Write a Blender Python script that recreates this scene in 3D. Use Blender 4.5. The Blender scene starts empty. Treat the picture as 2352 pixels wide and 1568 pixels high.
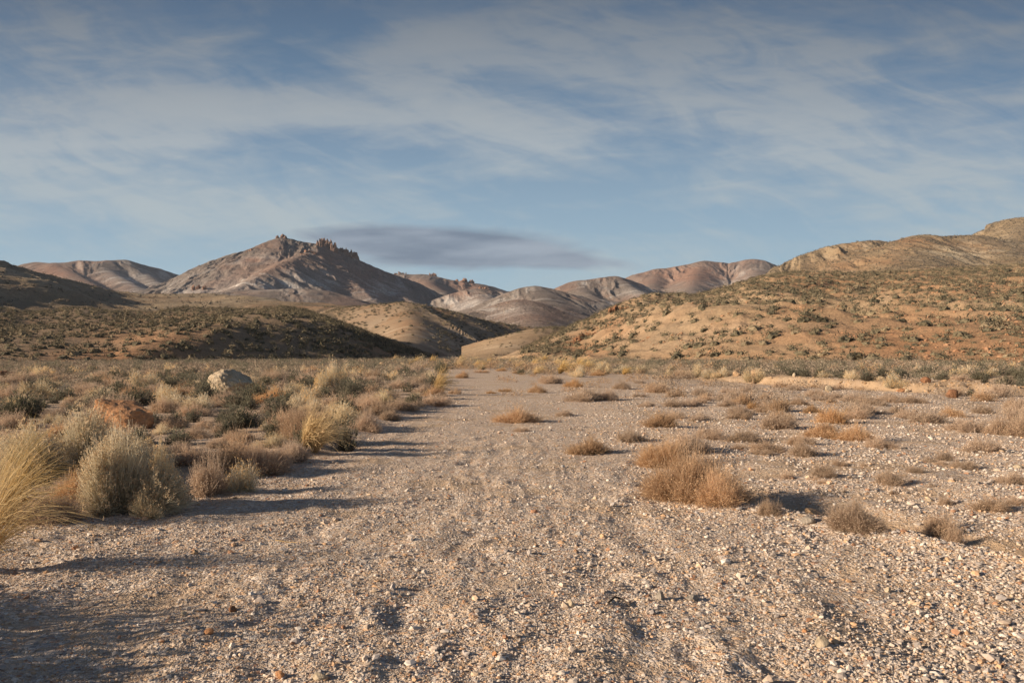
import bpy, bmesh, math, random
import numpy as np
from mathutils import Vector
R = math.radians
rng = np.random.default_rng(7)
random.seed(7)
scene = bpy.context.scene
COL = scene.collection

# ------------------------------------------------------------------ camera
EYE = 1.25                      # eye height in metres
F, CX, HY = 1829.0, 1176.0, 812.0   # focal length and horizon in photo units (2352 wide)
cam_d = bpy.data.cameras.new('camera'); cam = bpy.data.objects.new('camera', cam_d); COL.objects.link(cam)
cam.location = (0, 0, EYE); cam.rotation_euler = (R(90), 0, 0)
cam_d.sensor_width = 36; cam_d.lens = 28; cam_d.shift_y = 28/2352
cam_d.clip_start = 0.05; cam_d.clip_end = 30000
cam_d.dof.use_dof = False
scene.camera = cam

# ------------------------------------------------------------------ light
SUN_EL, SUN_A = R(17.5), R(13)     # elevation; how far behind the camera plane (sun is on the left)
sdir = Vector((-math.cos(SUN_A)*math.cos(SUN_EL), -math.sin(SUN_A)*math.cos(SUN_EL), math.sin(SUN_EL)))
sl = bpy.data.lights.new('sun', 'SUN'); sl.energy = 5.0; sl.angle = R(0.6); sl.color = (1, .80, .60)
sun = bpy.data.objects.new('sun', sl); COL.objects.link(sun)
sun.rotation_euler = sdir.to_track_quat('Z', 'Y').to_euler()
scene.view_settings.view_transform = 'Standard'; scene.view_settings.look = 'None'
scene.view_settings.exposure = 0.76; scene.view_settings.gamma = 1

world = bpy.data.worlds.new('World'); scene.world = world; world.use_nodes = True
nt = world.node_tree; nt.nodes.clear()
def N(t, **k):
    n = nt.nodes.new(t)
    for a, b in k.items(): setattr(n, a, b)
    return n
def L(a, b): nt.links.new(a, b)
def M(op, a, b=None, c=None, clamp=False):
    n = nt.nodes.new('ShaderNodeMath'); n.operation = op; n.use_clamp = clamp
    for i, v in enumerate((a, b, c)):
        if v is None: continue
        if isinstance(v, (int, float)): n.inputs[i].default_value = v
        else: L(v, n.inputs[i])
    return n.outputs[0]
def MIX(f, a, b, mode='MIX'):
    n = nt.nodes.new('ShaderNodeMix'); n.data_type = 'RGBA'; n.blend_type = mode
    if isinstance(f, (int, float)): n.inputs[0].default_value = f
    else: L(f, n.inputs[0])
    for i, v in ((6, a), (7, b)):
        if isinstance(v, tuple): n.inputs[i].default_value = (*v, 1)[:4]
        else: L(v, n.inputs[i])
    return n.outputs[2]
def NOISE(vec, scale, detail=4, rough=.5, dist=0):
    n = nt.nodes.new('ShaderNodeTexNoise')
    n.inputs['Scale'].default_value = scale; n.inputs['Detail'].default_value = detail
    n.inputs['Roughness'].default_value = rough; n.inputs['Distortion'].default_value = dist
    if vec is not None: L(vec, n.inputs['Vector'])
    return n
def RAMP(f, pts, interp='LINEAR'):
    n = nt.nodes.new('ShaderNodeValToRGB'); n.color_ramp.interpolation = interp
    e = n.color_ramp.elements
    while len(e) < len(pts): e.new(.5)
    for i, (p, c) in enumerate(pts):
        e[i].position = p
        e[i].color = (c, c, c, 1) if isinstance(c, (int, float)) else (*c, 1)
    if f is not None: L(f, n.inputs[0])
    return n.outputs[0]

sky = N('ShaderNodeTexSky', sky_type='NISHITA'); sky.sun_disc = False
sky.sun_elevation = SUN_EL; sky.sun_rotation = math.atan2(sdir.x, sdir.y) % (2*math.pi)
sky.altitude = 1300; sky.air_density = 1.0; sky.dust_density = 1.0; sky.ozone_density = 1.2
tc = N('ShaderNodeTexCoord'); sp = N('ShaderNodeSeparateXYZ'); L(tc.outputs['Generated'], sp.inputs[0])
yy = M('MAXIMUM', M('ABSOLUTE', sp.outputs[1]), .15)
U = M('DIVIDE', sp.outputs[0], yy); V = M('DIVIDE', sp.outputs[2], yy)
def cloud_vec(su, sv, shear, off):
    c = N('ShaderNodeCombineXYZ')
    L(M('MULTIPLY', U, su), c.inputs[0])
    L(M('MULTIPLY', M('ADD', V, M('MULTIPLY', U, shear)), sv), c.inputs[1])
    c.inputs[2].default_value = off
    return c.outputs[0]
def blob(px, py, wx, wy, amp, tilt=0.0):
    du = M('SUBTRACT', U, (px-CX)/F); dv = M('SUBTRACT', M('ADD', V, M('MULTIPLY', du, tilt)), (HY-py)/F)
    q = M('ADD', M('POWER', M('MULTIPLY', du, F/wx), 2), M('POWER', M('MULTIPLY', dv, F/wy), 2))
    return M('MULTIPLY', M('POWER', 2.71828, M('MULTIPLY', q, -1)), amp)
def total(bs):
    o = bs[0]
    for b in bs[1:]: o = M('ADD', o, b)
    return o
n1 = NOISE(cloud_vec(1.7, 7, .12, 3.1), 1.6, 7, .58, .5).outputs[0]
n2 = NOISE(cloud_vec(5, 30, -.10, 7.7), 1.4, 6, .6, .6).outputs[0]
n3 = NOISE(cloud_vec(3, 9, .30, 1.7), 2.4, 8, .62, 1.2).outputs[0]
veil = total([blob(250, 290, 560, 100, .55, -.05), blob(900, 230, 500, 70, .18, .05), blob(1000, 270, 330, 60, .30, .1), blob(950, 105, 260, 42, .30, -.06), blob(450, 240, 300, 40, .16, .1),
              blob(1650, 130, 520, 130, .34, .05), blob(1400, 190, 330, 45, .22, .22), blob(2250, 430, 420, 130, .34, .2),
              blob(300, 480, 800, 90, .30), blob(1600, 400, 400, 60, .14, .08), blob(150, 40, 260, 60, .10),
              blob(650, 170, 170, 55, -.45), blob(690, 355, 180, 26, -.35), blob(1050, 430, 420, 26, -.20),
              blob(80, 90, 200, 60, .12), blob(1750, 330, 300, 60, -.12), blob(1300, 510, 900, 40, -.18)])
dens = M('ADD', veil, M('ADD', M('MULTIPLY', M('SUBTRACT', n1, .5), 1.35), M('ADD', M('MULTIPLY', M('SUBTRACT', n2, .5), .75), M('MULTIPLY', M('SUBTRACT', n3, .5), 1.15))))
dens = M('ADD', dens, .21)
low = RAMP(dens, [(0.05, 0), (.30, .30), (.62, .85), (.9, 1)])
# lens-shaped grey cloud standing over the ridge
lens = total([blob(990, 560, 250, 38, 1.2, .04), blob(1170, 583, 220, 26, .95, .08), blob(820, 548, 150, 26, .45), blob(1330, 602, 130, 12, .35, .05), blob(980, 600, 200, 20, .5)])
lens = M('ADD', lens, M('MULTIPLY', M('SUBTRACT', NOISE(cloud_vec(7, 34, .05, 4.4), 1.3, 7, .6, .5).outputs[0], .5), 1.0))
lensm = RAMP(lens, [(.24, 0), (.74, .93)])
grad = RAMP(V, [(0.0, (.34, .50, .59)), (.08, (.32, .46, .555)), (.18, (.25, .37, .475)), (.29, (.155, .245, .355)), (.38, (.095, .165, .26)), (.45, (.07, .12, .20)), (1.0, (.05, .08, .15))])
cl = RAMP(V, [(0.0, (.43, .53, .58)), (.12, (.44, .525, .575)), (.26, (.41, .46, .505)), (.36, (.275, .315, .365)), (.45, (.17, .20, .245)), (1.0, (.14, .15, .19))])
# clear-sky light is mostly a painted height gradient, Sky Texture only faintly mixed in
bgc = MIX(.08, MIX(1.0, grad, (6.1, 6.1, 6.1), 'MULTIPLY'), sky.outputs[0])
cloudc = MIX(1.0, cl, (5.8, 5.8, 5.7), 'MULTIPLY')
body = MIX(low, bgc, cloudc)
lc = MIX(RAMP(NOISE(cloud_vec(5, 26, 0, 9), 1.5, 5).outputs[0], [(.35, 0), (.65, 1)]), (1.0, 1.3, 1.75), (1.95, 2.28, 2.72))
body = MIX(lensm, body, lc)
bg = N('ShaderNodeBackground'); L(body, bg.inputs[0]); bg.inputs[1].default_value = 0.1
out = N('ShaderNodeOutputWorld'); L(bg.outputs[0], out.inputs[0])

# ------------------------------------------------------------------ noise
def _h(ix, iy, seed):
    n = (ix.astype(np.int64)*374761393 + iy.astype(np.int64)*668265263 + seed*1442695041) & 0xffffffff
    n = ((n ^ (n >> 13))*1274126177) & 0xffffffff
    return ((n ^ (n >> 16)) & 0xffff)/65535.0
def perlin(x, y, seed=0):
    x0 = np.floor(x); y0 = np.floor(y); fx = x-x0; fy = y-y0
    u = fx*fx*fx*(fx*(fx*6-15)+10); v = fy*fy*fy*(fy*(fy*6-15)+10)
    def g(ix, iy, dx, dy):
        a = _h(ix, iy, seed)*2*np.pi
        return np.cos(a)*dx + np.sin(a)*dy
    a = g(x0, y0, fx, fy); b = g(x0+1, y0, fx-1, fy); c = g(x0, y0+1, fx, fy-1); d = g(x0+1, y0+1, fx-1, fy-1)
    return ((a*(1-u)+b*u)*(1-v)+(c*(1-u)+d*u)*v)*1.5
def fbm(x, y, seed=0, o=4, g=.5):
    s = 0; a = 1; f = 1; t = 0
    for i in range(o):
        s = s + a*perlin(x*f+i*13.7, y*f-i*7.3, seed+i); t += a; a *= g; f *= 2.03
    return s/t
def ridged(x, y, seed=0, o=4):
    s = 0; a = 1; f = 1; t = 0
    for i in range(o):
        s = s + a*(1-2*np.abs(perlin(x*f+i*5.1, y*f+i*9.9, seed+i))); t += a; a *= .5; f *= 2.1
    return s/t
def smax(a, b, k):
    return np.maximum(a, b) + np.maximum(k-np.abs(a-b), 0)**2/(4*k)
def smin(a, b, k): return -smax(-a, -b, k)
def sstep(a, b, x):
    t = np.clip((x-a)/(b-a), 0, 1); return t*t*(3-2*t)
def P(px, py, D): return ((px-CX)/F*D, D, EYE+(HY-py)/F*D)

# ------------------------------------------------------------------ height of the ground
BANK = np.array([(.6, -4.6), (3, -4.0), (5.7, -3.46), (7.7, -2.5), (10.2, -2.0), (15, -2.1), (19.4, -1.5), (39, -3.4), (90, -14), (400, -60)])
FOOT = []
fr = random.Random(5)
for k in range(26):
    t = k/26; yb = 2.2+9*t**1.2
    FOOT.append((-.35+.8*math.sin(k*.5)*.4+fr.uniform(-.15, .15)+(k % 2)*.2, yb, fr.uniform(-.5, .5)))
for k in range(26):
    t = k/26; yb = 2.3+7*t
    FOOT.append((.55+.28*t*yb*.3+fr.uniform(-.2, .2)+(k % 2)*.22, yb, fr.uniform(-.6, .6)))
for k in range(14):
    FOOT.append((fr.uniform(-1.6, 1.8), fr.uniform(2.3, 7.5), fr.uniform(-1.5, 1.5)))
def ground_h(X, Y):
    bx = np.interp(Y, BANK[:, 0], BANK[:, 1])
    left = sstep(0, .7, bx-X)*np.clip(Y/9, .35, 1)
    z = .10*left + .05*left*fbm(X*.55, Y*.55, 11, 3)
    # wash: soft bars and swales
    near = np.clip(1-Y/60, .15, 1)
    z = z + near*(.030*fbm(X*.45, Y*.28, 3, 3) + -.0*X + .020*ridged(X*1.7+.9*fbm(X*.5, Y*.35, 15, 2), Y*.16, 17, 3)*np.clip(1.3-Y/25, 0, 1) + .024*ridged(X*1.3+fbm(X, Y, 5, 2)*.9, Y*.8, 21, 3)*np.clip(1.2-Y/30, 0, 1))
    z = z + .020*fbm(X*3.1, Y*2.4, 31, 3)*np.clip(1.2-Y/18, 0, 1)
    # gravel bar edge and sandy channel at the right
    ex = np.interp(X, [1.0, 1.9, 2.3, 2.8, 3.4, 5], [7.3, 6.5, 5.9, 5.05, 4.0, 2.8])
    q = Y-ex
    ch = sstep(1.0, 1.9, X)*sstep(-.05, .22, q)*(1-sstep(.7, 1.8, q))
    z = z - .075*ch + .035*np.exp(-((q+.25)/.25)**2)*sstep(1.2, 2, X)
    z = z + .05*sstep(1.8, 3.5, q)*sstep(1.0, 2.5, X)*np.clip(1.3-Y/25, 0, 1)
    # lower bar further out on the right
    z = z + .05*fbm(X*.9, Y*.5, 77, 3)*sstep(1.5, 4, X)*np.clip(1.4-Y/22, 0, 1)
    # cut bank and terrace on the right
    by = np.interp(X, [4, 8, 10.5, 13, 18, 30, 60], [60, 42, 31, 24.5, 20.5, 18, 16])+1.0*fbm(X*.35, Y*0+.5, 61, 3)
    t = sstep(0, 1.6, Y-by+1.5*fbm(X*.8, Y*.6, 62, 4))*sstep(8.5, 12, X)
    z = z + .43*t*np.clip(.85+.9*fbm(X*.28, Y*0+3.3, 69, 2), .35, 1.2) + .07*t*fbm(X*.5, Y*.5, 63, 4) + .05*t*(1-t)*4*ridged(X*1.6, Y*.7, 67, 3)
    for fx, fy, fa in FOOT:
        m = (np.abs(X-fx) < .45) & (np.abs(Y-fy) < .45)
        if not m.any(): continue
        dx = X[m]-fx; dy = Y[m]-fy; c, s = math.cos(fa), math.sin(fa)
        a = (dx*c+dy*s)/.10; b = (-dx*s+dy*c)/.17; r2 = a*a+b*b
        z[m] += -.011*np.exp(-r2) + .004*np.exp(-((np.sqrt(r2)-1.6)/.5)**2)
    return z
def gh(x, y):
    return float(ground_h(np.array([float(x)]), np.array([float(y)]))[0])
def at(px, py):
    """point of the ground that the photo shows at (px, py)"""
    D = EYE*F/max(py-HY, 4)
    for _ in range(8):
        X = (px-CX)/F*D
        D = .5*D+.5*(EYE-gh(X, D))*F/max(py-HY, 4)
    X = (px-CX)/F*D
    return X, D, gh(X, D)

# ------------------------------------------------------------------ mesh helpers
def mesh_np(name, co, faces, nside, mat=None, smooth=False, attrs=None):
    me = bpy.data.meshes.new(name)
    nv, nf = len(co), len(faces)
    me.vertices.add(nv); me.vertices.foreach_set('co', np.ascontiguousarray(co, np.float32).ravel())
    me.loops.add(nf*nside); me.loops.foreach_set('vertex_index', np.ascontiguousarray(faces, np.int32).ravel())
    me.polygons.add(nf); me.polygons.foreach_set('loop_start', np.arange(0, nf*nside, nside, dtype=np.int32))
    me.polygons.foreach_set('use_smooth', np.full(nf, smooth, bool))
    for k, v in (attrs or {}).items():
        a = me.attributes.new(k, 'FLOAT', 'POINT'); a.data.foreach_set('value', np.ascontiguousarray(v, np.float32))
    me.update(calc_edges=True)
    for m in (mat if isinstance(mat, (list, tuple)) else [mat]):
        if m: me.materials.append(m)
    return me
def obj(name, me, parent=None, loc=None, **props):
    o = bpy.data.objects.new(name, me); COL.objects.link(o)
    if parent: o.parent = parent
    if loc is not None: o.location = loc
    for k, v in props.items(): o[k] = v
    return o
def grid(u, Yv, hfun, cull=None):
    UU, YY = np.meshgrid(u, Yv); X = UU*YY; Z = hfun(X, YY)
    co = np.stack([X, YY, Z], -1).reshape(-1, 3)
    n, m = YY.shape
    i = np.arange(n-1)[:, None]*m + np.arange(m-1)[None]
    f = np.stack([i, i+1, i+m+1, i+m], -1).reshape(-1, 4)
    if cull is not None:
        zf = Z.reshape(-1)[f].max(1); f = f[zf > cull]
        used = np.zeros(len(co), bool); used[f.ravel()] = True
        idx = np.cumsum(used)-1; co = co[used]; f = idx[f]; STK['used'] = used
    return co, f, (u, Yv, Z)

# ------------------------------------------------------------------ materials
def new_mat(name):
    global nt
    m = bpy.data.materials.new(name); m.use_nodes = True; nt = m.node_tree; nt.nodes.clear()
    o = N('ShaderNodeOutputMaterial'); b = N('ShaderNodeBsdfPrincipled')
    b.inputs['Roughness'].default_value = .95; b.inputs['Specular IOR Level'].default_value = .15
    L(b.outputs[0], o.inputs[0])
    return m, b
def ATTR(name):
    n = N('ShaderNodeAttribute'); n.attribute_name = name; return n.outputs['Fac']
def BUMP(h, dist, strength=1.0, nrm=None):
    n = N('ShaderNodeBump'); n.inputs['Distance'].default_value = dist; n.inputs['Strength'].default_value = strength
    L(h, n.inputs['Height'])
    if nrm is not None: L(nrm, n.inputs['Normal'])
    return n.outputs[0]
def POS(): return N('ShaderNodeNewGeometry').outputs['Position']
PEB = [(0.0, (.43, .315, .215)), (.16, (.55, .43, .315)), (.30, (.38, .31, .245)), (.42, (.62, .52, .42)), (.55, (.27, .24, .225)),
       (.64, (.55, .35, .20)), (.71, (.46, .415, .38)), (.82, (.72, .65, .56)), (.92, (.36, .20, .13)), (.97, (.63, .51, .38))]
def mat_ground():
    m, b = new_mat('gravelly_ground'); pos = POS()
    # three grades of gravel, each stone its own tone
    def vor(s):
        v = N('ShaderNodeTexVoronoi'); v.inputs['Scale'].default_value = s; L(pos, v.inputs['Vector'])
        sep = N('ShaderNodeSeparateColor'); L(v.outputs['Color'], sep.inputs[0])
        return v.outputs['Distance'], sep.outputs[0], sep.outputs[1]
    d1, c1, e1 = vor(120); d2, c2, e2 = vor(56); d3, c3, e3 = vor(24)
    sand = MIX(NOISE(pos, 3, 4).outputs[0], (.40, .29, .195), (.53, .405, .275))
    sand = MIX(RAMP(NOISE(pos, 240, 2).outputs[0], [(.3, 0), (.7, .5)]), sand, (.27, .20, .14))
    f = MIX(.75, sand, RAMP(c1, PEB, 'CONSTANT'))
    s2 = M('GREATER_THAN', M('ADD', e2, M('MULTIPLY', NOISE(pos, 1.3, 4).outputs[0], .9)), .80)
    f = MIX(M('MULTIPLY', s2, .9), f, RAMP(c2, PEB, 'CONSTANT'))
    s3 = M('GREATER_THAN', e3, .72)
    f = MIX(M('MULTIPLY', s3, .7), f, RAMP(c3, PEB, 'CONSTANT'))
    sandm = RAMP(NOISE(pos, .9, 5, .6).outputs[0], [(.53, 0), (.63, .75)])
    f = MIX(sandm, f, sand)
    f = MIX(ATTR('soil'), f, MIX(NOISE(pos, 1.2, 5).outputs[0], (.36, .255, .16), (.47, .345, .225)))
    f = MIX(M('MULTIPLY', ATTR('duff'), .75), f, (.20, .15, .11))
    L(f, b.inputs['Base Color'])
    hgt = M('ADD', M('MULTIPLY', M('MULTIPLY', M('SUBTRACT', .6, d2), s2), 1.0), M('MULTIPLY', M('SUBTRACT', .6, d1), .45))
    hgt = M('ADD', hgt, M('MULTIPLY', M('MULTIPLY', M('SUBTRACT', .6, d3), s3), 1.6))
    nrm = BUMP(hgt, .012, .85)
    L(nrm, b.inputs['Normal'])
    return m
def mat_hill(name, c_lo, c_hi, rust, pale, sc=1.0, spk=.5, bumpd=.3):
    m, b = new_mat(name); pos = POS()
    f = MIX(RAMP(NOISE(pos, .03*sc, 6, .6).outputs[0], [(.3, 0), (.7, 1)]), c_lo, c_hi)
    f = MIX(M('MULTIPLY', RAMP(NOISE(pos, .012*sc, 5, .6, .4).outputs[0], [(.50, 0), (.62, 1)]), .5), f, rust)
    sk = ATTR('streak')
    f = MIX(M('MULTIPLY', RAMP(sk, [(.10, 0), (.40, 1)]), .42), f, pale)
    f = MIX(ATTR('rust'), f, rust)
    f = MIX(M('MULTIPLY', ATTR('pale'), M('ADD', .45, M('MULTIPLY', RAMP(sk, [(0, 0), (.3, 1)]), .75)), clamp=True), f, pale)
    f = MIX(M('MULTIPLY', RAMP(M('MULTIPLY', sk, -1), [(.12, 0), (.4, 1)]), .45), f, tuple(.62*x for x in c_lo))
    sp_ = RAMP(NOISE(pos, .55*sc, 5, .7).outputs[0], [(.40, 1), (.55, 0)])
    f = MIX(M('MULTIPLY', sp_, spk), f, tuple(.45*x for x in c_lo))
    f = MIX(RAMP(NOISE(pos, 2.2*sc, 3, .6).outputs[0], [(.45, 0), (.75, .35)]), f, tuple(min(1, 1.5*x) for x in c_hi))
    L(f, b.inputs['Base Color'])
    n = BUMP(NOISE(pos, .8*sc, 6, .65).outputs[0], bumpd, .8)
    L(n, b.inputs['Normal'])
    return m
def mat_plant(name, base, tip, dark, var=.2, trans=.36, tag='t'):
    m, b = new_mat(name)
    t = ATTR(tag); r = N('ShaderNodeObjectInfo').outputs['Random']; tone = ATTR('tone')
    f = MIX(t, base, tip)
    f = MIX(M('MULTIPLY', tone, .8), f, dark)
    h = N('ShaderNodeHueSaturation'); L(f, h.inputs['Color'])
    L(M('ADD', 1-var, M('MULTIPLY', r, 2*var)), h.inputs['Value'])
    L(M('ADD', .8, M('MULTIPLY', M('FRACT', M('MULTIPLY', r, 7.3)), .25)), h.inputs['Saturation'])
    L(h.outputs[0], b.inputs['Base Color'])
    o = nt.nodes['Material Output']; tr = N('ShaderNodeBsdfTranslucent'); L(h.outputs[0], tr.inputs[0])
    mx = N('ShaderNodeMixShader'); mx.inputs[0].default_value = trans
    L(b.outputs[0], mx.inputs[1]); L(tr.outputs[0], mx.inputs[2]); L(mx.outputs[0], o.inputs[0])
    return m
def mat_rock(name, c1, c2, c3, sc=1.0, crack=.5):
    m, b = new_mat(name); tcn = N('ShaderNodeTexCoord').outputs['Object']
    f = MIX(RAMP(NOISE(tcn, 2.2*sc, 6, .62, .3).outputs[0], [(.35, 0), (.65, 1)]), c1, c2)
    f = MIX(RAMP(NOISE(tcn, 5*sc, 6, .7, .6).outputs[0], [(.52, 0), (.62, .85)]), f, c3)
    f = MIX(RAMP(NOISE(tcn, 30*sc, 3, .6).outputs[0], [(.4, .35), (.55, 0)]), f, tuple(.4*x for x in c1))
    L(f, b.inputs['Base Color'])
    L(BUMP(NOISE(tcn, 9*sc, 8, .7).outputs[0], .06/sc, crack), b.inputs['Normal'])
    return m

M_ground = mat_ground()

# ------------------------------------------------------------------ ground sheet
us = np.concatenate([np.linspace(-1.6, -.78, 30), np.linspace(-.76, .76, 980), np.linspace(.78, 1.6, 30)])
Ys = np.concatenate([np.linspace(.35, 1.7, 20), np.exp(np.linspace(math.log(1.75), math.log(130), 800)), np.exp(np.linspace(math.log(136), math.log(7000), 40))])
co, f, _ = grid(us, Ys, ground_h)
X, Y, Z = co.T
bx = np.interp(Y, BANK[:, 0], BANK[:, 1])
left = sstep(-.1, .8, bx-X)
ex = np.interp(X, [1.0, 1.9, 2.3, 2.8, 3.4, 5], [7.3, 6.5, 5.9, 5.05, 4.0, 2.8])
chn = sstep(1.0, 1.9, X)*sstep(-.05, .2, Y-ex)*(1-sstep(.8, 1.9, Y-ex))
by = np.interp(X, [4, 8, 10.5, 13, 18, 30, 60], [60, 42, 31, 24.5, 20.5, 18, 16])
bnk = sstep(-1.2, .3, Y-by)*sstep(6, 10, X)
far = sstep(60, 110, Y)
pn = fbm(X*1.6, Y*1.6, 91, 3)
soil = np.clip(left*(.55+1.1*pn) + .85*chn + .8*bnk + .7*far + .8*sstep(.12, .35, fbm(X*.5+7, Y*.9, 92, 3))*(X > 2)*.7, 0, 1)
duff = np.clip(left*sstep(0, .5, fbm(X*.9, Y*.9, 95, 3)+.1), 0, 1)
obj('ground', mesh_np('ground', co, f, 4, M_ground, True, {'soil': soil, 'duff': duff}), kind='structure')

# ------------------------------------------------------------------ hills and mountains
def ridge(X, Y, pts, kl, kr, rr, amp, lam, seed, foot=0.0):
    """a crest line with slopes falling away from it; rills run down the slopes"""
    pts = [P(*p) for p in pts]
    bd = np.full(X.shape, 1e9); bz = np.zeros(X.shape); bs = np.zeros(X.shape); side = np.zeros(X.shape)
    s0 = 0
    for a, b in zip(pts[:-1], pts[1:]):
        dx, dy = b[0]-a[0], b[1]-a[1]; l2 = dx*dx+dy*dy; l = math.sqrt(l2)
        t = np.clip(((X-a[0])*dx+(Y-a[1])*dy)/l2, 0, 1)
        d = np.hypot(X-a[0]-t*dx, Y-a[1]-t*dy)
        m = d < bd
        bd = np.where(m, d, bd); bz = np.where(m, a[2]+t*(b[2]-a[2]), bz); bs = np.where(m, s0+t*l, bs)
        cr = (dx*(Y-a[1])-dy*(X-a[0]))/l
        side = np.where(m, cr, side); s0 += l
    w = np.clip(side/(bd+1e-6), -1, 1)*.5+.5        # 1 on the left of the crest's direction
    k = kr+(kl-kr)*w
    de = np.sqrt(bd*bd+rr*rr)-rr
    zz = bz-k*de
    g = ridged(bs/lam+.35*fbm(X/lam, Y/lam, seed+9, 2), bd/(lam*3.2), seed, 4)
    zz = zz+amp*(g-.4)*sstep(0, lam*1.2, bd)
    g2 = ridged(bs/(lam*.36)+.3*fbm(X/lam*2, Y/lam*2, seed+7, 2), bd/(lam*2.2), seed+20, 3)
    zz = zz+amp*.45*(g2-.4)*sstep(0, lam*.5, bd)
    zz = zz+amp*.18*fbm(X/lam*1.8, Y/lam*1.8, seed+3, 4)*sstep(0, lam*.4, bd)
    st = fbm(bs/(lam*.30)+.4*fbm(X/lam, Y/lam, seed+1, 2), bd/(lam*2.4), seed+30, 4)
    if 'z' not in STK: STK['z'] = zz.copy(); STK['s'] = st
    else:
        m = zz > STK['z']; STK['z'] = np.where(m, zz, STK['z']); STK['s'] = np.where(m, st, STK['s'])
    return zz
def loft(X, Y, rows, drop=.35):
    """hill surface through contour rows, each row a list of (px, py or None, D, z)"""
    px = X/Y*F+CX
    ys = []; zs = []
    for r in rows:
        r = np.array(r, float)
        D = np.interp(px, r[:, 0], r[:, 2]); z = np.interp(px, r[:, 0], EYE+(HY-r[:, 1])/F*r[:, 2])
        ys.append(D); zs.append(z)
    h = zs[0]-drop*(ys[0]-Y)
    for j in range(len(rows)-1):
        t = np.clip((Y-ys[j])/(ys[j+1]-ys[j]), 0, 1)
        tt = t*.65+.35*t*t*(3-2*t)
        h = np.where(Y > ys[j], zs[j]+(zs[j+1]-zs[j])*tt, h)
    h = np.where(Y > ys[-1], zs[-1]-.12*(Y-ys[-1]), h)
    return h
TERR = {}
STK = {}
def patch_attr(co, lst):
    X, Y, Z = co.T
    px = X/Y*F+CX; py = HY-(Z-EYE)/Y*F
    o = np.zeros(len(co))
    nz = fbm(X/Y*60, Z/Y*60+Y*.01, 5, 4)
    for (a, b, w, h, s) in lst:
        o = np.maximum(o, s*np.exp(-(((px-a)/w)**2+((py-b)/h)**2)*(1+0*nz)))
    return np.clip(o+.6*o*nz, 0, 1)
def terrain(name, key, pxr, Dr, nu, nY, hfun, mat, cull, rust=(), pale=(), log=True):
    u = (np.linspace(pxr[0], pxr[1], nu)-CX)/F
    Yv = np.exp(np.linspace(math.log(Dr[0]), math.log(Dr[1]), nY)) if log else np.linspace(Dr[0], Dr[1], nY)
    STK.clear(); co, f, g = grid(u, Yv, hfun, cull)
    TERR[key] = g; st = STK['s'].reshape(-1)[STK['used']] if 's' in STK else np.zeros(len(co))
    return obj(name, mesh_np(name, co, f, 4, mat, True, {'rust': patch_attr(co, [(a, b, c*1.15, d*1.15, min(1, e*1.4)) for a, b, c, d, e in rust]), 'pale': patch_attr(co, pale), 'streak': np.clip(st, -1, 1)}), kind='structure')
def th(key, X, Y):
    u, Yv, Z = TERR[key]; uu = X/Y
    fi = np.interp(uu, u, np.arange(len(u))); fj = np.interp(Y, Yv, np.arange(len(Yv)))
    i = np.clip(fi.astype(int), 0, len(u)-2); j = np.clip(fj.astype(int), 0, len(Yv)-2); a = fi-i; b = fj-j
    return (Z[j, i]*(1-a)+Z[j, i+1]*a)*(1-b)+(Z[j+1, i]*(1-a)+Z[j+1, i+1]*a)*b

TAN, TAN2, RUST, PALE = (.20, .145, .095), (.31, .225, .145), (.36, .20, .105), (.48, .38, .27)
M_h1 = mat_hill('hill_soil', (.22, .155, .098), (.31, .225, .142), RUST, PALE, 3.0, .3, .25)
M_h3 = mat_hill('ochre_hill_soil', (.25, .175, .105), (.36, .265, .17), RUST, PALE, 3.0, .3, .25)
M_md = mat_hill('distant_slope_soil', (.165, .138, .118), (.25, .213, .185), (.29, .165, .115), (.58, .55, .51), .6, .5, 2.5)
M_mr = mat_hill('grassy_ridge_soil', (.235, .175, .105), (.33, .255, .165), (.33, .19, .10), (.50, .43, .32), .8, .45, 2.0)

# left near hill: a brushy plateau whose right flank turns away from the sun
def h_left(X, Y):
    base = loft(X, Y, [[(-900, 850, 60), (0, 838, 84), (260, 836, 94), (330, 800, 98), (400, 772, 101), (581, 738, 118), (700, 730, 132), (860, 752, 165), (1100, 790, 200)],
                       [(-900, 740, 120), (0, 778, 125), (188, 772, 130), (342, 762, 135), (450, 746, 142), (581, 728, 158), (700, 720, 180), (860, 745, 220), (1100, 780, 240)],
                       [(-900, 700, 250), (0, 709, 250), (51, 719, 245), (188, 712, 255), (342, 722, 250), (434, 708, 270), (580, 712, 285), (650, 707, 290), (718, 710, 300), (804, 722, 300), (866, 751, 290), (940, 800, 280), (1000, 830, 270)]], .2)
    fx = np.interp(Y, [60, 95, 105, 115, 125, 143, 200, 280, 350], [-75, -52, -43, -34, -25.5, -15, -20, -27, -34])
    k = .43+.05*fbm(X/9, Y/9, 44, 3)
    face = k*(fx-X)*.83+.6*fbm(X/6, Y/20, 45, 3)
    n = .9*fbm(X/26, Y/26, 41, 3)+.25*fbm(X/5, Y/5, 42, 3)+.5*ridged(X/14, Y/40, 43, 3)
    return smin(base+n*np.clip((Y-85)/60, .1, 1), face, 1.6)
terrain('hill', 'left', (-500, 1130), (62, 420), 700, 420, h_left, M_h1, -1.2,
        rust=[(330, 775, 110, 18, .55), (270, 815, 160, 14, .8), (120, 835, 160, 8, .6)], pale=[(200, 712, 60, 8, .6), (560, 712, 60, 7, .5), (740, 722, 60, 10, .5)])
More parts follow.
